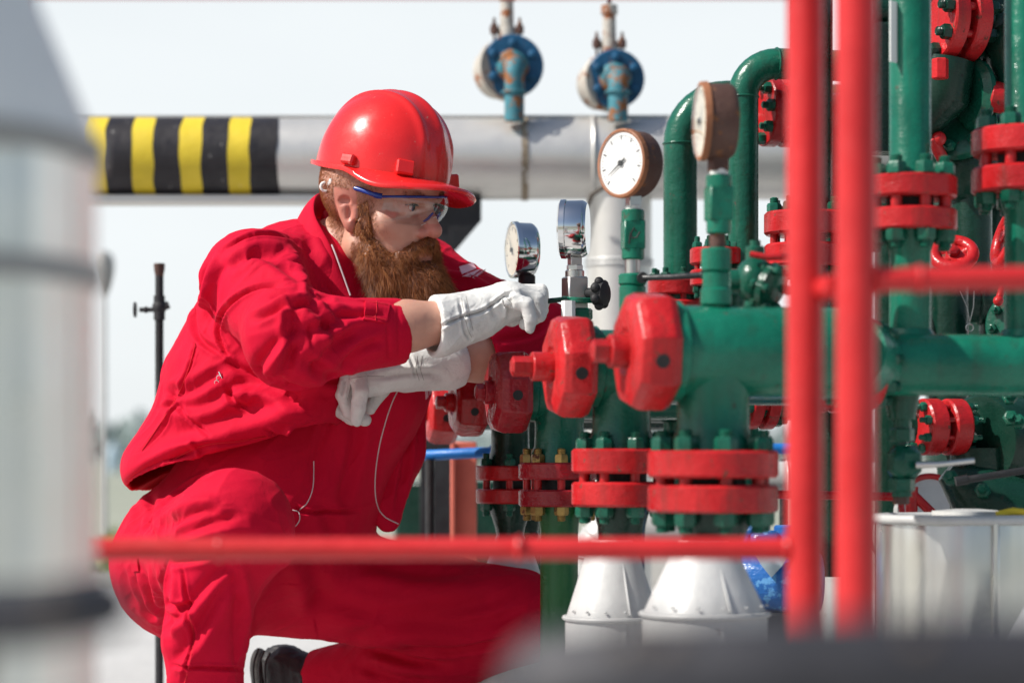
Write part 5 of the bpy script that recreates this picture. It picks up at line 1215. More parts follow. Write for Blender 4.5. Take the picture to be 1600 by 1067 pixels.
jk = [
 ([(455, 447), (410, 449), (372, 465), (348, 490), (341, 520), (350, 545), (361, 557)], 3.2, 6, 'c'),
 ([(332, 400), (318, 440), (304, 500), (313, 530), (350, 556)], 4.5, 5, 'c'), ([(345, 400), (328, 450), (322, 510)], 6, 4, 'f'),
 ([(350, 560), (395, 584), (446, 598)], 6, 8, 's'), ([(405, 590), (420, 560), (455, 530), (500, 510)], 9, 6, 'f'), ([(440, 596), (452, 552), (490, 520), (545, 492)], 9, 6, 'c'),
 ([(446, 600), (452, 500), (462, 478)], 8, -5, 'f'), ([(488, 590), (515, 548), (560, 515)], 8, 4, 'c'), ([(530, 580), (560, 548), (600, 530)], 7, 3.5, 'c'),
 ([(395, 500), (440, 482), (500, 470)], 6, 5, 'c'), ([(420, 470), (470, 462), (520, 474)], 6, 4, 'f'), ([(470, 478), (500, 500), (520, 540)], 8, 4, 'f'), ([(505, 470), (535, 490), (600, 492)], 6, 4, 'c'),
 ([(385, 405), (420, 412), (470, 445)], 9, 4, 'f'), ([(350, 420), (400, 395), (450, 395)], 8, 4, 'c'), ([(445, 520), (450, 490)], 4, 3, 'c'), ([(486, 505), (487, 545)], 3, 2.5, 's'),
 ([(345, 392), (395, 368), (440, 370), (480, 385)], 2.6, 4, 'c'), ([(478, 372), (500, 420), (512, 462)], 9, 6, 'c'), ([(455, 380), (480, 430), (485, 465)], 8, 5, 'f'),
 ([(308, 535), (294, 580), (275, 625)], 2.4, 3.5, 'c'), ([(262, 615), (300, 608), (350, 575)], 9, 4.5, 'c'), ([(258, 640), (320, 640), (390, 600)], 10, 4, 'f'),
 ([(264, 612), (268, 625), (255, 640)], 4, 4, 'c'), ([(275, 632), (300, 660), (330, 682)], 2.4, 3.5, 'c'), ([(222, 705), (262, 655), (275, 632)], 2.6, 3.5, 'c'),
 ([(355, 608), (365, 625), (385, 640)], 5, 6, 'c'), ([(362, 604), (420, 612), (470, 640)], 10, 5, 'f'), ([(418, 672), (440, 682), (462, 672)], 4, 6, 'c'), ([(440, 685), (458, 664)], 3, 5, 'r'),
 ([(240, 700), (330, 672), (430, 640), (500, 625)], 14, 5, 'f'), ([(210, 745), (270, 715), (330, 700)], 7, 5, 'c'), ([(195, 762), (250, 735), (300, 716)], 5, 4, 'f'),
 ([(190, 768), (240, 738), (310, 700), (380, 690), (450, 676), (505, 650)], 2.0, 3, 's'), ([(470, 560), (520, 590), (560, 600)], 10, 5, 'c'), ([(300, 690), (310, 712)], 4, 5, 'r'),
 ([(690, 420), (740, 430), (800, 465)], 7, 4, 'f'), ([(760, 500), (810, 500), (850, 480)], 7, 4, 'c'), ([(770, 530), (820, 525), (858, 505)], 6, 4, 'c'),
 ([(640, 600), (636, 700), (620, 800)], 6, 4, 'c'), ([(655, 590), (648, 690)], 5, 4, 'f'), ([(560, 470), (600, 472), (630, 474)], 3, 2, 's'), ([(622, 476), (624, 556)], 2.2, .9, 's'), ([(606, 506), (608, 558)], 2.0, 1.4, 's'),
]
P = folds(P, Q, jk); P = relax(P, Q, 2)
jacket = skin_mesh('jacket', P, Q, M['suit'], person)
from mathutils.bvhtree import BVHTree
bvh = [BVHTree.FromPolygons(p_.tolist(), q_.tolist()) for p_, q_ in ((P, Q), (tP, tQ))]
def drop(px, py, lift=.002, which=(0, 1)):
    """the place on the cloth that the photo shows at this pixel"""
    o_ = Vector((0, 0, CAMZ)); d = Vector((at(px, py, 1.0)-np.array([0, 0, CAMZ])).tolist()).normalized(); best = None
    for w in which:
        h = bvh[w].ray_cast(o_, d)
        if h[0] is not None and (best is None or h[3] < best[3]): best = h
    if best is None: return at(px, py, 4.3)
    n = best[1]; n = -n if n.dot(d) > 0 else n
    return np.array(best[0]+n*lift)
def cord(name, pts, r, m, parent, lift=.001, which=(0, 1)):
    L = [drop(p[0], p[1], lift, which) for p in spline(pts, 6)]; runs = [[L[0]]]
    for p in L[1:]:                                                 # keep to one piece of cloth
        if abs(p[1]-runs[-1][-1][1]) > .022: runs.append([])
        runs[-1].append(p)
    m_ = MB(); m_.tube(max(runs, key=len), r, 8); return m_.build(name, M[m], parent)
def patch(name, quad, nu, nv, m, parent, th=.003, lift=.0005, which=(0, 1)):
    """a stitched-on cloth panel that follows the cloth under it; quad = 4 corners"""
    q = [np.asarray(p, float) for p in quad]; T = []; B = []
    for i in range(nu+1):
        for j in range(nv+1):
            a, b_ = i/nu, j/nv; p = (q[0]*(1-a)+q[1]*a)*(1-b_)+(q[3]*(1-a)+q[2]*a)*b_
            T.append(drop(p[0], p[1], lift+th, which)); B.append(drop(p[0], p[1], -.004, which))
    n = len(T); Fq = []; g = lambda i, j: i*(nv+1)+j
    for i in range(nu):
        for j in range(nv): Fq += [(g(i, j), g(i+1, j), g(i+1, j+1), g(i, j+1)), (n+g(i, j+1), n+g(i+1, j+1), n+g(i+1, j), n+g(i, j))]
    rim = [g(i, 0) for i in range(nu+1)]+[g(nu, j) for j in range(1, nv+1)]+[g(i, nv) for i in range(nu-1, -1, -1)]+[g(0, j) for j in range(nv-1, 0, -1)]
    for k in range(len(rim)): a, b_ = rim[k], rim[(k+1) % len(rim)]; Fq.append((a, b_, n+b_, n+a))
    m_ = MB(); m_.add(T+B, Fq); return m_.build(name, M[m], parent, sharp=50)
patch('cuff_strap', [(571, 470), (609, 476), (603, 505), (567, 500)], 6, 6, 'suit', jacket)
for st in ([(571, 474), (606, 479)], [(569, 497), (602, 501)], [(588, 473), (585, 502)]): cord('stitching', st, .0006, 'suit_thread', jacket, .0040, (0,))
patch('chest_emblem', [(663, 596), (671, 590), (674, 612), (665, 624)], 3, 3, 'emblem', jacket, .001, .0005)
patch('sleeve_emblem', [(717, 417), (738, 411), (744, 420), (722, 429)], 4, 3, 'emblem', jacket, .0008, .0005)
patch('sleeve_emblem', [(722, 432), (744, 423), (752, 421), (735, 433)], 4, 2, 'emblem', jacket, .0008, .0005)
patch('sleeve_emblem', [(738, 434), (752, 424), (760, 420), (742, 436)], 4, 2, 'emblem', jacket, .0008, .0005)
cord('zip_edge', [(633, 590), (612, 630), (594, 690), (586, 745), (588, 785), (600, 806), (622, 818)], .0012, 'piping', jacket, .0004)
cord('zip_edge', [(490, 720), (489, 760), (480, 785), (468, 796)], .0010, 'piping', trousers, .0004, (1,))
cord('zip_edge', [(455, 796), (466, 800), (468, 812), (460, 824)], .0010, 'piping', trousers, .0004, (1,))
cord('seam_stitching', [(190, 766), (240, 736), (310, 698), (380, 688), (450, 674), (503, 648)], .0007, 'suit_thread', jacket, .0006, (0,))
cord('seam_stitching', [(306, 536), (293, 580), (273, 626), (222, 704)], .0007, 'suit_thread', jacket, .0006, (0,))
cord('seam_stitching', [(288, 884), (294, 950), (303, 1000), (289, 1067)], .0007, 'suit_thread', trousers, .0006, (1,))
patch('belt_loop', [(207, 872), (217, 872), (219, 892), (209, 893)], 2, 4, 'suit', trousers, .003, .001)
m_ = MB(); q = drop(345, 582, .004, (0,)); m_.torus(q+[0, -.003, -.010], (0, 1, .2), .0045, .0009, 16, 6); m_.cyl(q, q+[.004, -.004, -.008], .0022, n=8); m_.torus(q+[-.004, -.004, -.018], (.3, 1, .2), .004, .0008, 16, 6); m_.build('zip_pull', M['chrome'], jacket)

# ---- collars
def collar(name, rows, thick, parent, m='suit'):
    C = [spline(r_, 7) for r_ in rows]; n = len(C[0]); V = np.array([p for c_ in C for p in c_]); k = len(C)
    Fq = [(i*n+j, i*n+j+1, (i+1)*n+j+1, (i+1)*n+j) for i in range(k-1) for j in range(n-1)]
    m_ = MB(); m_.add(V, Fq); o = m_.build(name, M[m], parent, sharp=80)
    md = o.modifiers.new('body', 'SOLIDIFY'); md.thickness = thick; md.offset = 0; md = o.modifiers.new('soft', 'SUBSURF'); md.levels = 2; md.render_levels = 2
    return o
bot = [at(556, 487, 4.185), at(505, 452, 4.19), at(468, 398, 4.245), at(464, 350, 4.36), at(525, 352, 4.46), at(610, 430, 4.46)]
mid = [at(551, 474, 4.185), at(508, 415, 4.19), at(478, 355, 4.245), at(482, 318, 4.36), at(530, 328, 4.455), at(606, 425, 4.455)]
top = [at(546, 462, 4.190), at(517, 383, 4.205), at(492, 332, 4.265), at(500, 302, 4.355), at(535, 312, 4.445), at(602, 415, 4.44)]
collar('collar', [bot, mid, top], .007, jacket)
ib = [at(590, 490, 4.21), at(545, 455, 4.225), at(512, 400, 4.27), at(500, 352, 4.36), at(540, 360, 4.44), at(610, 440, 4.44)]
it_ = [at(582, 474, 4.215), at(540, 410, 4.24), at(515, 350, 4.285), at(508, 328, 4.36), at(545, 338, 4.435), at(605, 425, 4.43)]
collar('inner_collar', [ib, it_], .005, jacket)
m_ = MB(); m_.tube([p+[.002, -.006, .000] for p in spline(top[:3], 8)[:9]], .0015, 8); m_.build('collar_piping', M['piping'], jacket)

# ---- gloves
def glove(name, cuff_a, wrist, palm, cut_p, cut_n, fingers, thumb, rc, pn, label=None, hand_bumps=()):
    pts = [p for f_ in fingers+[thumb] for p, _ in f_]+[cuff_a, wrist, palm]; lo = np.min(pts, 0)-.065; hi = np.max(pts, 0)+.065
    F = Field(*[axis_grid(lo[i], hi[i], .0021) for i in range(3)])
    F.cap(cuff_a, wrist, rc, .040, .02); F.cap(wrist, palm, .040, .043, .025, flat=pn, fs=.72)
    for p_, r_ in hand_bumps: F.ell(p_, r_, .02)
    for f_ in fingers+[thumb]:
        for i in range(len(f_)-1): F.cap(f_[i][0], f_[i+1][0], f_[i][1], f_[i+1][1], .0016 if i else .006)
    F.half_cut(cut_p, cut_n, .002)
    n = nrm(cut_n); F.disc_cut(cut_p-n*.030, n, min(.0405, rc-.0075), .12, .003)
    P, Q = F.mesh(); P = relax(P, Q, 1); P = wrinkle(P, Q, nrm(np.cross(wrist-palm, pn)), .0010, .08, .022, 2.2); P = wrinkle(P, Q, nrm(palm-wrist), .0010, .11, .026, 4.4)
    return P, Q
g = .0105
fR = [
 [(at(803, 470, 4.050), .0135), (at(823, 477, 4.045), .0130), (at(829, 498, 4.046), .0112), (at(828, 514, 4.050), .0082)],
 [(at(812, 460, 4.080), .0135), (at(840, 468, 4.078), .0125), (at(843, 492, 4.080), .0115), (at(820, 506, 4.084), .0100)],
 [(at(815, 456, 4.105), .0135), (at(845, 462, 4.106), .0122), (at(846, 485, 4.106), .0112), (at(818, 492, 4.106), .0100)],
 [(at(815, 456, 4.128), .0130), (at(845, 455, 4.132), .0120), (at(848, 475, 4.132), .0110), (at(835, 482, 4.128), .0095)]]
tR = [(at(768, 490, 4.125), .018), (at(800, 498, 4.125), .0135), (at(822, 487, 4.118), .0115)]
P, Q = glove('g', at(684, 509, 4.068), at(742, 494, 4.09), at(796, 470, 4.095), at(676, 512, 4.066), at(676, 512, 4.066)-at(742, 494, 4.09)+np.array([.012, 0, .02]), fR, tR, .053, nrm((.15, .35, 1)))
P = folds(P, Q, [([(668, 521), (720, 496), (755, 486), (790, 462), (806, 458)], 2.2, 2.6, 'c'), ([(718, 468), (722, 495), (728, 520), (736, 530)], 2.0, 2.0, 'c'), ([(725, 468), (729, 495), (735, 518)], 1.6, 1.2, 'r'), ([(790, 462), (793, 480), (790, 500)], 4, 3, 'f'), ([(765, 470), (775, 495)], 5, 2, 'c')])
gloveR = skin_mesh('glove', P, Q, M['glove'], person)
fL = [
 [(at(560, 588, 4.135), .0150), (at(564, 612, 4.120), .0138), (at(560, 638, 4.122), .0126), (at(557, 657, 4.130), .0102)],
 [(at(546, 586, 4.160), .0150), (at(537, 616, 4.150), .0138), (at(546, 643, 4.152), .0122), (at(570, 656, 4.156), .0105)],
 [(at(533, 586, 4.185), .0150), (at(523, 612, 4.176), .0135), (at(527, 640, 4.176), .0120), (at(550, 656, 4.178), .0105)],
 [(at(527, 592, 4.205), .0130), (at(522, 615, 4.202), .0125), (at(514, 630, 4.198), .0112), (at(506, 637, 4.196), .0090)]]
tL = [(at(606, 594, 4.215), .018), (at(588, 620, 4.200), .0130), (at(578, 638, 4.185), .0110)]
P, Q = glove('g', at(700, 568, 4.235), LW, at(572, 590, 4.175), at(722, 566, 4.25), at(722, 566, 4.25)-LW, fL, tL, .0475, nrm((-.2, -.55, .85)))
P = folds(P, Q, [([(590, 590), (640, 583), (690, 585)], 5, 2.5, 'c'), ([(640, 556), (647, 575), (650, 592)], 2, 2, 'c'), ([(540, 592), (534, 620)], 2.4, 2.5, 'c'), ([(553, 592), (549, 622)], 2.4, 2.5, 'c')])
gloveL = skin_mesh('glove', P, Q, M['glove'], person)

bvh += [BVHTree.FromPolygons([(o_.matrix_basis @ v_.co + Vector(base.tolist()))[:] for v_ in o_.data.vertices], [tuple(f_.vertices) for f_ in o_.data.polygons]) for o_ in (gloveR, gloveL)]
for w_, par, lines in ((2, gloveR, ([(668, 519), (700, 503), (755, 485), (788, 463)], [(721, 466), (726, 492), (731, 514), (737, 527)], [(728, 463), (733, 490), (739, 516)], [(790, 464), (800, 474)])),
                       (3, gloveL, ([(652, 556), (650, 575), (655, 594)], [(600, 588), (570, 588), (545, 592)], [(659, 556), (657, 576), (662, 594)], [(549, 596), (543, 625)]))):
    for st in lines: cord('stitching', st, .0005, 'glove_thread', par, .0002, (w_,))
# ---- boots
def boot(heel, ball, toe, shaft, up):
    pts = np.array([heel, ball, toe, shaft]); F = Field(*[axis_grid(pts[:, i].min()-.07, pts[:, i].max()+.07, .004) for i in range(3)])
    F.chain([heel, ball, toe], [.040, .042, .034], .03); F.cap(heel+up*.02, shaft, .042, .050, .03); F.cap(ball+up*.012, shaft, .034, .045, .03)
    P, Q = F.mesh(); P = relax(P, Q, 1); P = wrinkle(P, Q, nrm(np.cross(toe-heel, up)), .003, .08, .02, 2.2); o = skin_mesh('boot', P, Q, M['boot'], person)
    G = Field(*[axis_grid(pts[:, i].min()-.08, pts[:, i].max()+.08, .004) for i in range(3)])
    G.chain([heel-up*.030, ball-up*.030, toe-up*.024], [.046, .047, .038], .02, flat=up, fs=.42); G.half_cut(ball-up*.018, up, .003)
    P, Q = G.mesh(); skin_mesh('sole', P, Q, M['sole'], o); return o
bl = boot(at(432, 1046, 4.63), at(446, 1140, 4.60), at(492, 1160, 4.58), at(500, 1072, 4.62), nrm((1, -.1, .12)))
boot(np.array([AR_[0]-.03, AR_[1]+.02, .062]), np.array([AR_[0]+.11, AR_[1]-.07, .058]), np.array([AR_[0]+.17, AR_[1]-.11, .052]), AR_+[0, 0, .05], Z)
for dx in (0, 9, 18): 
    m_ = MB(); m_.tube([p for p in spline([at(404+dx, 1012+dx*.4, 4.575), at(396+dx, 1040, 4.565), at(398+dx, 1080, 4.56)], 5)], .0022, 8); m_.build('stitched_welt', M['boot'], bl)

# ---- hair and beard
def strands(name, roots, dirs, lens, r0, mats, mi, parent, curl=.25, seed=1, under=None):
    rg = np.random.RandomState(seed); n = len(roots); k = 4; a = np.cross(dirs, [0.31, .77, .55]); a /= np.linalg.norm(a, axis=1)[:, None]; b = np.cross(dirs, a)
    ph = rg.uniform(0, 6.28, n)[:, None]; V = []
    for q in range(k):
        t = q/(k-1); c = roots+dirs*(lens[:, None]*t)+(a*np.sin(ph+t*3)+b*np.cos(ph+t*2.3))*(lens[:, None]*curl*t*t)+np.array([0, 0, -1.0])*(lens[:, None]*.28*t*t)
        rr = (r0*(1-.85*t))
        for j in range(3): th = j*2.094; V.append(c+(a*math.cos(th)+b*math.sin(th))*(rr[:, None] if hasattr(rr, '__len__') else rr))
    V = np.stack(V, 1).reshape(-1, 3); F_ = []
    for q in range(k-1):
        for j in range(3): F_.append([q*3+j, q*3+(j+1) % 3, (q+1)*3+(j+1) % 3, (q+1)*3+j])
    Fq = (np.array(F_)[None]+(np.arange(n)*k*3)[:, None, None]).reshape(-1, 4); mm = np.repeat(mi, len(F_))
    if under is not None:
        uP, uQ, um = under; Fq = np.concatenate([Fq, uQ+len(V)]); V = np.concatenate([V, uP]); mm = np.concatenate([mm, np.full(len(uQ), um)])
    return skin_mesh(name, V, Fq, mats, parent, mm)
def scatter(P, Q, n, seed, ok=None):
    rg = np.random.RandomState(seed); A = np.linalg.norm(np.cross(P[Q[:, 2]]-P[Q[:, 0]], P[Q[:, 3]]-P[Q[:, 1]]), axis=1)
    c = P[Q].mean(1)
    if ok is not None: A = A*ok((c-HO)@HROT.T/HS)
    i = rg.choice(len(Q), n, p=A/A.sum()); w = rg.dirichlet((1, 1, 1, 1), n); p = (P[Q[i]]*w[:, :, None]).sum(1); N = vnormals(P, Q); nn = (N[Q[i]]*w[:, :, None]).sum(1)
    return p, nn/np.linalg.norm(nn, axis=1)[:, None], rg
ctr = H(.06, 0, -.09); F = Field(*[axis_grid(ctr[i]-.16, ctr[i]+.16, .003) for i in range(3)])
for sg in (-1, 1):
    F.chain([H(.022, .068*sg, .040), H(.021, .0690*sg, .012), H(.022, .0685*sg, -.025), H(.030, .060*sg, -.064), H(.064, .046*sg, -.104), H(.092, .020*sg, -.118)], [.001, .006, .011, .015, .027, .034], .02)
    F.chain([H(.108, .002*sg, -.040), H(.100, .022*sg, -.048), H(.084, .040*sg, -.070), H(.07, .046*sg, -.095)], [.0075, .0090, .012, .02], .012)
    F.ell(H(.056, .052*sg, -.070), np.array([.036, .014, .026])*HS, .02, rot=HROT)
F.ell(H(.098, 0, -.128), np.array([.046, .051, .056])*HS, .03, rot=HROT); F.ell(H(.104, 0, -.094), np.array([.020, .026, .012])*HS, .015, rot=HROT)
F.ell(H(.092, 0, -.155), np.array([.040, .045, .040])*HS, .03, rot=HROT); F.ell(H(.112, 0, -.062), np.array([.020, .019, .0075])*HS, .005, 'sub', HROT)
P, Q = F.mesh(); P = relax(P, Q, 1); P = wrinkle(P, Q, nrm(hf*.3-hu), .006, .09, .014, 5.0); uP, uQ = P, Q
p, nn, rg = scatter(P, Q, 42000, 4, lambda L: 1.0-((L[:, 0] > .09) & (np.abs(L[:, 1]) < .018) & (L[:, 2] > -.071) & (L[:, 2] < -.053))*1.0); loc = (p-HO)@HROT.T/HS
low = np.clip((-loc[:, 2]-.02)/.11, 0, 1); d = nn*(.55-.1*low)[:, None]+(-hu*(.55+.35*low)[:, None])+hf*.22+rg.normal(size=p.shape)*.30
d /= np.linalg.norm(d, axis=1)[:, None]; ln = (.0042+.022*low)*rg.uniform(.6, 1.35, len(p))
u_ = rg.rand(len(p))*.75+.42*vnoise(p/.016)-.34*low+.20; mi = np.where(u_ < .12, 3, np.where(u_ < .42, 0, np.where(u_ < .84, 1, 2)))
strands('beard', p-nn*.002, d, ln, .00030, HAIR, mi, person, .30, 5, (uP-vnormals(uP, uQ)*.0015, uQ, 0))
# stray moustache hairs, cropped hair round the ear and the nape, brows
ok = lambda L: ((L[:, 0] < .010-.2*np.clip(L[:, 2], 0, .1)) & (np.abs(L[:, 1]) < .0745) & (L[:, 2] > -.040-.55*L[:, 0]*(L[:, 0] > -.06)-.0*L[:, 0]) & (L[:, 2] < .085) & (L[:, 0] < .012)).astype(float)
p, nn, rg = scatter(bP, bQ, 30000, 8, lambda L: (np.abs(L).max(1) < .14)*(~((np.abs(L[:, 1]) > .0705) & (L[:, 0] > -.027) & (L[:, 0] < .0145) & (L[:, 2] > -.045) & (L[:, 2] < .037)))*np.exp(-np.clip(L[:, 0]-.040, 0, 1)/.007)*(((L[:, 0] < -.022) & (L[:, 2] > -.050-.3*(L[:, 0]+.06)) & (L[:, 2] < .09)) | ((L[:, 0] < .048-.5*(L[:, 2]-.035)) & (L[:, 2] > .034) & (L[:, 2] < .09)) | ((L[:, 0] > .008) & (L[:, 0] < .060-.36*L[:, 2]*(L[:, 2] < 0)) & (L[:, 2] > -.085) & (L[:, 2] < .09))))
d = nn*.55-hu*.7-hf*.45+rg.normal(size=p.shape)*.12; d /= np.linalg.norm(d, axis=1)[:, None]
strands('cropped_hair', p-nn*.0008, d, rg.uniform(.0025, .0055, len(p)), .00034, HAIR, rg.choice([0, 1, 1, 2, 2], len(p)), person, .1, 6)
br = []; rg = np.random.RandomState(12)
for sg in (-1, 1):
    t = rg.rand(420); br.append(np.stack([.1000-.016*t**2+rg.normal(size=420)*.0012, sg*(.012+.040*t), .0335+.005*np.sin(t*2.6)+rg.normal(size=420)*.0024], 1))
lash = []
for sg in (-1, 1):
    t = rg.rand(170); lash.append(np.stack([.0925-.010*((t-.35)**2)*2, sg*(.0185+.0285*t), .0205+.0016*np.sin(t*3.1)], 1))
br = np.concatenate(br); p = HO+HS*(br@HROT); d = hf*.35+hl*np.sign(br[:, 1])[:, None]*.75+hu*.3+rg.normal(size=p.shape)*.15; d /= np.linalg.norm(d, axis=1)[:, None]
lp = np.concatenate(lash); p2 = HO+HS*(lp@HROT); d2 = hf*.8-hu*.25+hl*np.sign(lp[:, 1])[:, None]*.3+rg.normal(size=p2.shape)*.12; d2 /= np.linalg.norm(d2, axis=1)[:, None]
strands('eyelashes', p2-d2*.002, d2, rg.uniform(.005, .0075, len(p2)), .00045, HAIR, np.full(len(p2), 3), person, .1, 4)
strands('eyebrows', p, d, rg.uniform(.006, .010, len(p)), .0005, HAIR, rg.choice([0, 0, 1, 3], len(p)), person, .1, 3)
for sg in (-1, 1):
    m_ = MB(); c = H(.0795, .032*sg, .017); gz = nrm(hf*.97+hl*.10-hu*.20); m_.ball(c, .0122*HS, nu=28, nv=18); e = m_.build('eye', M['eyewhite'], person)
    m_ = MB(); m_.lathe([(.0006, .0002), (.0004, .0044), (-.0006, .0060)], c+gz*.0124*HS*.985, gz, 24); m_.build('iris', M['iris'], e)
    m_ = MB(); m_.lathe([(0.0010, .0001), (0.0010, .0023), (.0002, .0025)], c+gz*.0124*HS*.985, gz, 18); m_.build('pupil', M['ink'], e)

# ---- hard hat
ha, hb, hh, u0 = .124, .107, .149, .062
cp_, cr_ = R(10.3), R(-3.5)
kf = np.array([math.cos(cp_)*math.cos(yaw), -math.cos(cp_)*math.sin(yaw), -math.sin(cp_)]); kl = np.array([math.sin(yaw), math.cos(yaw), 0.0]); ku = np.cross(kf, kl)
kl, ku = kl*math.cos(cr_)+ku*math.sin(cr_), ku*math.cos(cr_)-kl*math.sin(cr_); KO = at(589, 330, 4.27)
def dip(s_): return -.003*s_*s_
def dome(th, ph, off=0.0):
    cu = abs(math.cos(ph))**.88; su = abs(math.sin(ph))**.92
    f = ha*cu*math.cos(th)*(1.04 if math.cos(th) < 0 else 1.0); l = hb*cu*math.sin(th); u = u0+hh*su+dip(math.sin(th))*max(0, 1-su*2.5)
    bmp = 0.0; w = max(0, math.sin(ph))
    if u > u0+.012:
        up = min(1, (u-u0-.012)/.05)
        fr = max(0.0, min(1.0, (f+.115)/.06))*max(0, min(1, (.121-f)/.02))
        bmp += .0055*math.exp(-(l/.011)**2)*up*fr
        for sg in (-1, 1): bmp += .0048*math.exp(-((l-sg*(.040+.10*max(0, f)*.3))/.0075)**2)*up*fr
    g_ = nrm((f/ha**2, l/hb**2, max(.05, (u-u0))/hh**2)); q = np.array([f, l, u])+g_*(bmp+off)
    return KO+q[0]*kf+q[1]*kl+q[2]*ku
hat = MB(); nt_, np_ = 160, 56; V = []; Fq = []
for off in (0.0, -.003):
    for j in range(np_):
        for i in range(nt_): V.append(dome(2*math.pi*i/nt_, math.pi/2*(j/np_)**1.0*.998, off))
n1 = nt_*np_
for o_ in (0, n1):
    for j in range(np_-1):
        for i in range(nt_):
            a, b_ = o_+j*nt_+i, o_+j*nt_+(i+1) % nt_; q = (a, b_, b_+nt_, a+nt_); Fq.append(q if o_ == 0 else q[::-1])
    top_ = tuple(o_+(np_-1)*nt_+i for i in range(nt_)); Fq.append(top_ if o_ == 0 else top_[::-1])
for i in range(nt_): Fq.append((i, n1+i, n1+(i+1) % nt_, (i+1) % nt_))
hat.add(V, Fq); hard_hat = hat.build('hard_hat', M['helmet'], person, sharp=70, label='glossy red hard hat with ridged crown and short peak')
def sm(a, b, x): t = min(1, max(0, (x-a)/(b-a))); return t*t*(3-2*t)
bm_ = MB(); V = []; Fq = []; prof = [(0, .002), (.35, .0028), (.7, .0022), (.95, .0018), (1.0, .0), (.95, -.0022), (.7, -.0018), (.35, -.0018), (0, -.002)]
nt_ = 144
for i in range(nt_):
    th = 2*math.pi*i/nt_; c, s_ = math.cos(th), math.sin(th); e = .010+.042*sm(-.05, .95, c); d0 = np.array([ha*c*(1.04 if c < 0 else 1), hb*s_, 0]); o_ = nrm((c*1.0, s_*(1-.25*sm(.2, 1, c)), 0))
    for (r_, z_) in prof:
        q = d0*.995+o_*(e*r_); u = u0+.002+z_*(2.0 if r_ > .9 else 1)-.008*sm(.05, 1, c)*r_**1.5+.004*sm(.2, 1, -c)*r_-.003*(s_*s_)*r_-.027*s_*s_*sm(-.10, .60, c)*r_
        V.append(KO+q[0]*kf+q[1]*kl+(u+dip(s_))*ku)
k = len(prof)
for i in range(nt_):
    for j in range(k): a, b_ = i*k+j, ((i+1) % nt_)*k+j; a2, b2 = i*k+(j+1) % k, ((i+1) % nt_)*k+(j+1) % k; Fq.append((a, b_, b2, a2))
bm_.add(V, Fq); bm_.build('brim', M['helmet'], hard_hat, sharp=60)
def lug(th, w, h, d, z0=.012):
    p = dome(th, .02); q = dome(th, .18); nv = nrm(dome(th, .11, .01)-dome(th, .11)); tv = nrm(np.cross(nv, q-p)); uv = np.cross(tv, nv) if np.dot(np.cross(tv, nv), ku) > 0 else -np.cross(tv, nv)
    m_ = MB(); m_.box(dome(th, .085)+nv*d*.3-uv*.002, (w, d*1.6, h), np.stack([tv, nv, uv], 1), ch=.0030); m_.build('lug', M['helmet'], hard_hat, sharp=25)
lug(R(-42), .032, .026, .013); lug(R(-90), .026, .018, .010); lug(R(42), .032, .026, .013); lug(R(90), .026, .018, .010)
# suspension strap behind the ear with its little loop
m_ = MB(); m_.tube(spline([at(529, 274, 4.20), at(520, 284, 4.205), at(514, 300, 4.22)], 5), [.006]*4+[.0085]*7, 10); m_.build('nape_strap', M['whiteplastic'], hard_hat)
m_ = MB(); m_.torus(at(508, 292, 4.21), (.2, -1, 0), .0075, .0026, 20, 8); m_.build('strap_loop', M['whiteplastic'], hard_hat)

# ---- safety glasses
def lens_pt(a, u, off=0.0):
    """wrap-round front: a = angle from straight ahead, u = height"""
    f = .036+(.084+off)*math.cos(a)-.012*(u-.02)**2/.0006; l = (.080+off)*math.sin(a); return H(f, l, u)
fr = MB(); 
m_ = MB(); A_ = np.linspace(-1.25, 1.25, 40); nU = 10; V = []; Fq = []
for off in (0, .0018):
    for a in A_:
        nose_ = math.exp(-(a/.16)**2); lo_ = -.020+.024*nose_-.004*abs(a)+.018*max(0, abs(a)-.75); hi_ = .036-.004*abs(a)**2
        for j in range(nU): V.append(lens_pt(a, lo_+(hi_-lo_)*j/(nU-1), off))
n1 = len(A_)*nU
for o_ in (0, n1):
    for i in range(len(A_)-1):
        for j in range(nU-1): q = (o_+i*nU+j, o_+(i+1)*nU+j, o_+(i+1)*nU+j+1, o_+i*nU+j+1); Fq.append(q if o_ else q[::-1])
rim = [i*nU for i in range(len(A_))]+[(len(A_)-1)*nU+j for j in range(1, nU)]+[i*nU+nU-1 for i in range(len(A_)-2, -1, -1)]+[j for j in range(nU-2, 0, -1)]
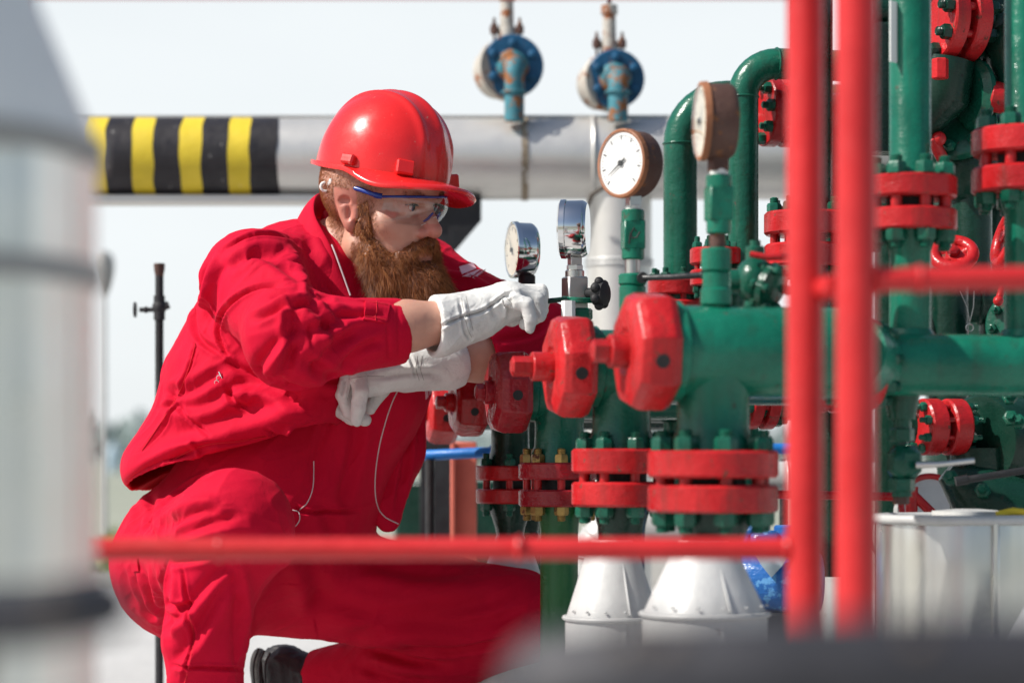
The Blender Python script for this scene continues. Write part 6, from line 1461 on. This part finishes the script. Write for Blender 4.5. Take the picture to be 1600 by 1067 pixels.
for q in range(len(rim)): a, b_ = rim[q], rim[(q+1) % len(rim)]; Fq.append((a, b_, n1+b_, n1+a))
m_.add(V, Fq)
glasses = bpy.data.objects.new('safety_glasses', None); COL.objects.link(glasses); glasses.parent = person; glasses.location = [float(x) for x in H(.05, 0, .02)-base]; glasses.empty_display_size = .02
m_.build('lens', M['lens'], glasses, sharp=60)
m_ = MB(); m_.tube([lens_pt(a, -.020+.024*math.exp(-(a/.16)**2)-.004*abs(a)+.018*max(0, abs(a)-.75), .001) for a in np.linspace(-.95, .95, 36)], .0007, 6); m_.build('lens_edge', M['whiteplastic'], glasses)
m_ = MB(); m_.tube([lens_pt(a, .036-.004*a*a, .001) for a in np.linspace(-1.27, 1.27, 44)], .0023, 8); m_.build('brow_bar', M['bluegl'], glasses)
for sg in (-1, 1):
    m_ = MB(); P_ = [lens_pt(1.27*sg, .030, .001), H(.050, .083*sg, .031), H(.020, .0845*sg, .036), H(-.010, .0835*sg, .038), H(-.030, .0815*sg, .030)]
    m_.tube(spline(P_, 6), [.0052]*7+[.0042]*10+[.0024]*8, 10); m_.build('temple', M['bluegl'], glasses)
    m_ = MB(); m_.tube([lens_pt(.13*sg, .010, -.001), lens_pt(.16*sg, .000, -.002), lens_pt(.19*sg, -.006, -.003)], [.0018, .0024, .0018], 8); m_.build('nose_pad', M['bluegl'], glasses)

# ---- spanner held in the right hand
c = at(880, 470, 4.13); t = thing('spanner', 'small green spanner held in the worker\'s right glove, set on the hex nut', 'spanner', c)
m_ = MB(); m_.tube([at(818, 478, 4.112), at(850, 471, 4.112), at(886, 467, 4.115)], [.0048, .0045, .0042], 12); m_.build('shank', M['green_deep'], t)
m_ = MB(); m_.lathe([(-.0045, .0228), (-.0045, .029), (-.003, .0305), (.003, .0305), (.0045, .029), (.0045, .0228)], at(906, 468, 4.14)-[0, 0, 0], nrm((.05, -.1, 1)), 28, cap=False)
m_.lathe([(.0045, .0228), (-.0045, .0228)], at(906, 468, 4.14), nrm((.05, -.1, 1)), 28, cap=False); m_.build('ring_end', M['green'], t)
